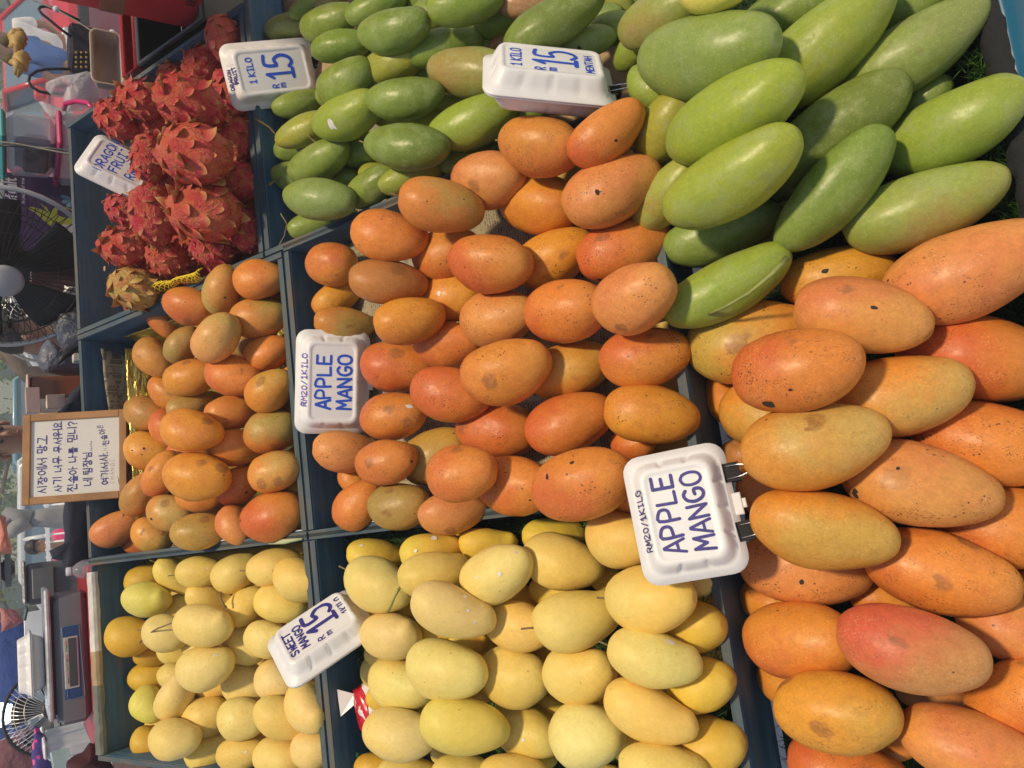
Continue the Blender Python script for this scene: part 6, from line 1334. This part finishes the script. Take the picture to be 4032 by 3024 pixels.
JA = {'ㄷ': [[(1, 1), (.1, 1), (.1, .05), (1, .07)]], 'ㄱ': [[(0, 1), (.9, .95), (.7, 0)]], 'ㄴ': [[(.1, 1), (.1, .1), (1, .12)]], 'ㄹ': [[(.05, 1), (.9, 1), (.9, .55), (.1, .5), (.08, 0), (1, .05)]], 'ㅁ': [[(.1, 1), (.1, .05), (.9, .05), (.9, 1), (.1, 1)]],
      'ㅅ': [[(.55, 1), (.05, 0)], [(.5, .7), (1, .05)]], 'ㅇ': [circ], 'ㅈ': [[(.05, 1), (.95, 1), (.5, .6), (.05, 0)], [(.5, .55), (1, .05)]], 'ㅌ': [[(.95, 1), (.1, 1), (.1, 0), (1, .02)], [(.1, .5), (.9, .5)]], 'ㅂ': [[(.1, 1), (.1, 0), (.9, 0), (.9, 1)], [(.1, .5), (.9, .5)]]}
VO = {'ㅏ': ('v', [[(.35, 1), (.35, 0)], [(.35, .5), (.95, .5)]]), 'ㅓ': ('v', [[(.7, 1), (.7, 0)], [(.05, .5), (.7, .5)]]), 'ㅣ': ('v', [[(.5, 1), (.5, 0)]]), 'ㅔ': ('v', [[(.45, 1), (.45, 0)], [(0, .5), (.45, .5)], [(.95, 1.05), (.95, -.05)]]), 'ㅕ': ('v', [[(.7, 1), (.7, 0)], [(.05, .65), (.7, .65)], [(.05, .35), (.7, .35)]]),
      'ㅗ': ('h', [[(0, .1), (1, .1)], [(.5, .1), (.5, .9)]]), 'ㅜ': ('h', [[(0, .8), (1, .8)], [(.5, .8), (.5, 0)]]), 'ㅛ': ('h', [[(0, .1), (1, .1)], [(.33, .1), (.33, .9)], [(.67, .1), (.67, .9)]]), 'ㅡ': ('h', [[(0, .5), (1, .5)]]), 'ㅝ': ('m', None)}
def hangul(mb, text, x, y, s, sw, rise=0, adv=1.12, seed=1):
    r = random.Random(seed); cx = x
    for ch in text:
        yy = y + rise * (cx - x) + r.uniform(-.04, .04) * s; sc = s * r.uniform(.92, 1.08)
        def put(strokes, bx, by, bw, bh):
            for st in strokes: ribbon(mb, [(cx + (bx + px * bw) * sc, yy + (by + py * bh) * sc) for px, py in st], sw * r.uniform(.85, 1.15), .0022)
        if ch == ' ': cx += s * .45; continue
        if ch in '.!?': write(mb, ch, cx, yy, s * .95, s * .55, .0022, sw, seed=seed); cx += s * (.28 if ch != '?' else .7); continue
        code = ord(ch) - 0xAC00; c, j, k = CHO[code // 588], JUNG[code % 588 // 28], JONG[code % 28]; fin = k != ' '; kind, vs = VO[j]
        b0, bh = (.40, .60) if fin else (.02, .96)
        if kind == 'v': put(JA[c], .02, b0 + .08, .48, bh * .82); put(vs, .55, b0, .40, bh)
        elif kind == 'h': put(JA[c], .2, b0 + bh * .45, .55, bh * .52); put(vs, .02, b0, .9, bh * .42)
        else: put(JA[c], .08, .5, .42, .45); put([[(0, .7), (1, .7)], [(.5, .7), (.5, 0)]], .0, .05, .55, .45); put([[(.8, 1), (.8, 0)], [(.2, .42), (.8, .42)]], .5, 0, .5, 1)
        if fin: put(JA[k], .25, .0, .55, .33)
        cx += s * adv
x0 = -Wd/2 + fw + .008; s0 = .0195; mb = MB()
for i, (txt, dx, ss, rs) in enumerate((('시장에서 망고', .000, 1.12, .02), ('사기 너무 무서워요', .001, 1.0, .03), ('진솔아 나를 믿니?', -.001, 1.05, .03), ('네 팀장님.....', .010, .98, .04), ('여기서사.', .010, .98, .04))):
    hangul(mb, txt, x0 + dx, Hd/2 - fw - .036 - i * .0345 - (.003 if i > 3 else 0), s0 * ss, .0024, rise=rs - .02, seed=i + 3, adv=1.02)
mb.build('handwriting', M['ink2'], wbd)
mb = MB(); hangul(mb, '진솔아!!', x0 + .108, Hd/2 - fw - .178, .0145, .0019, rise=.30, seed=9, adv=1.0); mb.build('handwriting', M['ink2'], wbd)
mb = MB(); write(mb, '1.CHA AND HARA', x0 + .012, -Hd/2 + fw + .030, .009, .0068, .0022, .0010, adv=1.45); write(mb, '(MANG(', x0 + .010, -Hd/2 + fw + .013, .009, .0075, .0022, .0010, adv=1.5); mb.build('faded_writing', M['faint'], wbd)

# ------------------------------------------------------------------ right of the dragon fruit crate: cartons and trays
M['redcard'] = simple('red_carton', (.46, .03, .035), .45, var=.1, scale=5, coat=.1)
c = t2w(attab(760, 116, -.03)); cx0, cy0, cz0 = c
rc = empty('red_carton', (cx0, cy0, cz0)); tag(rc, 'tall red carton with brown tape band and white emblem at top corner', 'carton')
def rb(name, lo, hi, mat, bev=.003): mb = MB(); mb.box(lo, hi, bev); return mb.build(name, mat, rc)
rb('lower_box', (0, -.75, 0), (.4, 0, .175), M['redcard']); rb('upper_box', (0, -.75, .178), (.4, 0, .52), M['redcard'])
rb('tape_band', (-.0012, -.752, .150), (.4015, .0012, .200), simple('brown_pack_tape', (.20, .14, .08), .25, coat=.3), .001)
def emb():
    mb = MB(); pts = []
    cy_, cz_ = -.17, .085
    def line(l, w=.003): m2 = MB(); ribbon(m2, l, w); mb.add([(-.0016 - v[2], -v[0], v[1]) for v in m2.V], m2.F)
    for k in range(7):
        a = R_(20 + k * 24); line([(-cy_ + .012 * math.cos(a), cz_ + .012 * math.sin(a)), (-cy_ + .045 * math.cos(a), cz_ + .045 * math.sin(a)), (-cy_ + .055 * math.cos(a + .3), cz_ + .050 * math.sin(a + .3)), (-cy_ + .03 * math.cos(a + .35), cz_ + .03 * math.sin(a + .35))])
    line([(-cy_ - .05, cz_ - .01), (-cy_ - .02, cz_ - .025), (-cy_ + .02, cz_ - .022), (-cy_ + .05, cz_ - .008)], .006); line([(-cy_ - .04, cz_ - .022), (-cy_, cz_ - .038), (-cy_ + .04, cz_ - .02)])
    mb.build('printed_emblem', M['pwhite'], rc)
    m2 = MB(); write(m2, 'Uhuns', .09, .012, .020, .012, 0, .003, jit=.05); mb = MB(); mb.add([(-.0016 - v[2], -v[0] * 1, v[1]) for v in m2.V], m2.F); mb.build('printed_lettering', M['pblk'], rc)
emb()
e = tabempty('black_tray'); tag(e, 'deep black plastic tray beside the dragon fruit crate', 'tray'); M['blkp'] = simple('black_plastic', (.012, .011, .011), .35, bump=.2)
a = attab(548, 110, 0); b = attab(600, 280, 0); Xa, Xb, Ya, Yb = 1.168, 1.60, 1.36, 1.612
for lo, hi in (((Xa, Ya, -.12), (Xa + .006, Yb, .005)), ((Xb, Ya, -.12), (Xb + .006, Yb, .005)), ((Xa, Yb, -.12), (Xb + .006, Yb + .006, .005)), ((Xa, Ya - .006, -.12), (Xb + .006, Ya, .005)), ((Xa, Ya, -.125), (Xb, Yb, -.119))):
    mb = MB(); mb.box(lo, hi, .001); mb.build('tray_side', M['blkp'], e)
mb = MB(); mb.tube([(Xa, Ya, .006), (Xb, Ya, .006), (Xb, Yb, .006), (Xa, Yb, .006)], .007, 8, close=True); mb.build('rolled_rim', simple('dark_rim', (.06, .06, .065), .3, coat=.3), e)
e = tabempty('red_crate'); tag(e, 'red plastic crate between the black tray and the woven bag', 'crate'); M['redp'] = simple('red_plastic', (.34, .012, .012), .3, coat=.3)
Ya, Yb = 1.632, 1.685
for lo, hi in (((Xa, Ya, -.12), (Xa + .006, Yb, .0)), ((Xb, Ya, -.12), (Xb + .006, Yb, .0)), ((Xa, Yb, -.12), (Xb + .006, Yb + .006, .0)), ((Xa, Ya - .006, -.12), (Xb + .006, Ya, .0)), ((Xa, Ya, -.125), (Xb, Yb, -.119))):
    mb = MB(); mb.box(lo, hi, .001); mb.build('crate_side', M['redp'], e)
mb = MB(); mb.tube([(Xa, Ya, .0), (Xb, Ya, .0), (Xb, Yb, .0), (Xa, Yb, .0)], .008, 8, close=True); mb.build('rolled_rim', M['redp'], e)
# beige tub lying tipped in the red crate
P = [at(x, y, 1.76) for x, y in ((480, 345), (352, 300), (385, 150), (470, 120))]
c = sum(P) / 4; bq = empty('beige_tub', c, basis_quat(*(lambda u, v: (u, v, np.cross(u, v)))(*(lambda a, b: (a, (b - a * (b @ a)) / np.linalg.norm(b - a * (b @ a))))((P[3] - P[0]) / np.linalg.norm(P[3] - P[0]), (P[1] - P[0]) / np.linalg.norm(P[1] - P[0])))))
tag(bq, 'shallow beige plastic tub leaning behind the dragon fruit crate', 'tub')
wT, hT = np.linalg.norm(P[3] - P[0]) * .95, .085
mb = MB(); out = rrect(wT/2, hT/2, .02); inn = rrect(wT/2 - .006, hT/2 - .006, .015); ins = rrect(wT/2 - .016, hT/2 - .016, .012); n = len(out)
V = [(*p_, 0) for p_ in out] + [(*p_, .003) for p_ in out] + [(*p_, .003) for p_ in inn] + [(*p_, -.05) for p_ in ins]
F = [(r0*n+k, r0*n+(k+1) % n, (r0+1)*n+(k+1) % n, (r0+1)*n+k) for r0 in range(3) for k in range(n)]; F.append(tuple(3*n+k for k in range(n)))
mb.add(V, F, True); mb.build('tub_shell', simple('beige_plastic', (.45, .36, .27), .5), bq)
# beaded string and twisted cable
def string(lab, cat, pts, r, mat, beads=()):
    P = [Vector(at(*p_)) for p_ in pts]; mb = MB(); mb.tube([q - P[0] for q in P], r, 6); o = mb.build('string', mat); o.location = P[0]; tag(o, lab, cat)
    for b_ in beads:
        mb = MB(); mb.lathe([(.001, -.0105), (.006, -.0085), (.0095, -.0045), (.0105, 0), (.0095, .0045), (.006, .0085), (.001, .0105)], 16); q = mb.build('bead', M['pwhite'], o); q.location = Vector(at(*b_)) - P[0]
M['cord'] = simple('cord', (.20, .18, .15), .8, var=.4, scale=150)
string('thin string with two white beads running down to the crate corner', 'string', [(60, -60, 2.25), (128, 0, 2.2), (222, 38, 2.12), (310, 88, 2.02), (443, 175, 1.88), (575, 280, 1.735)], .0022, M['cord'], [(222, 36, 2.115), (443, 130, 1.93)])
string('twisted pale and black cable hanging across the clear tub', 'cable', [(-30, 556, 1.95), (60, 565, 1.93), (130, 578, 1.91), (200, 592, 1.88), (292, 609, 1.80)], .0026, M['cord'])
string('black cable hanging beside the pale twisted cable', 'cable', [(-30, 572, 1.955), (60, 574, 1.935), (130, 578, 1.915), (200, 584, 1.885), (245, 590, 1.85), (290, 594, 1.80)], .0034, M['fanblk'])

# ------------------------------------------------------------------ added haze volume imitating lens veil, to lift the background
hz, nth, ph_ = newmat('haze_air'); nth.nodes.remove(ph_); vol = nth.nodes.new('ShaderNodeVolumePrincipled')
vol.inputs['Color'].default_value = (.92, .95, 1, 1); vol.inputs['Density'].default_value = .018; vol.inputs['Anisotropy'].default_value = .3
nth.links.new(vol.outputs[0], nth.nodes['Material Output'].inputs['Volume'])
mb = MB(); mb.box((-160, -70, -1.5), (160, 230, 9.5)); o = mb.build('haze', hz); o['kind'] = 'stuff'; o['label'] = 'pale bright haze over the street'
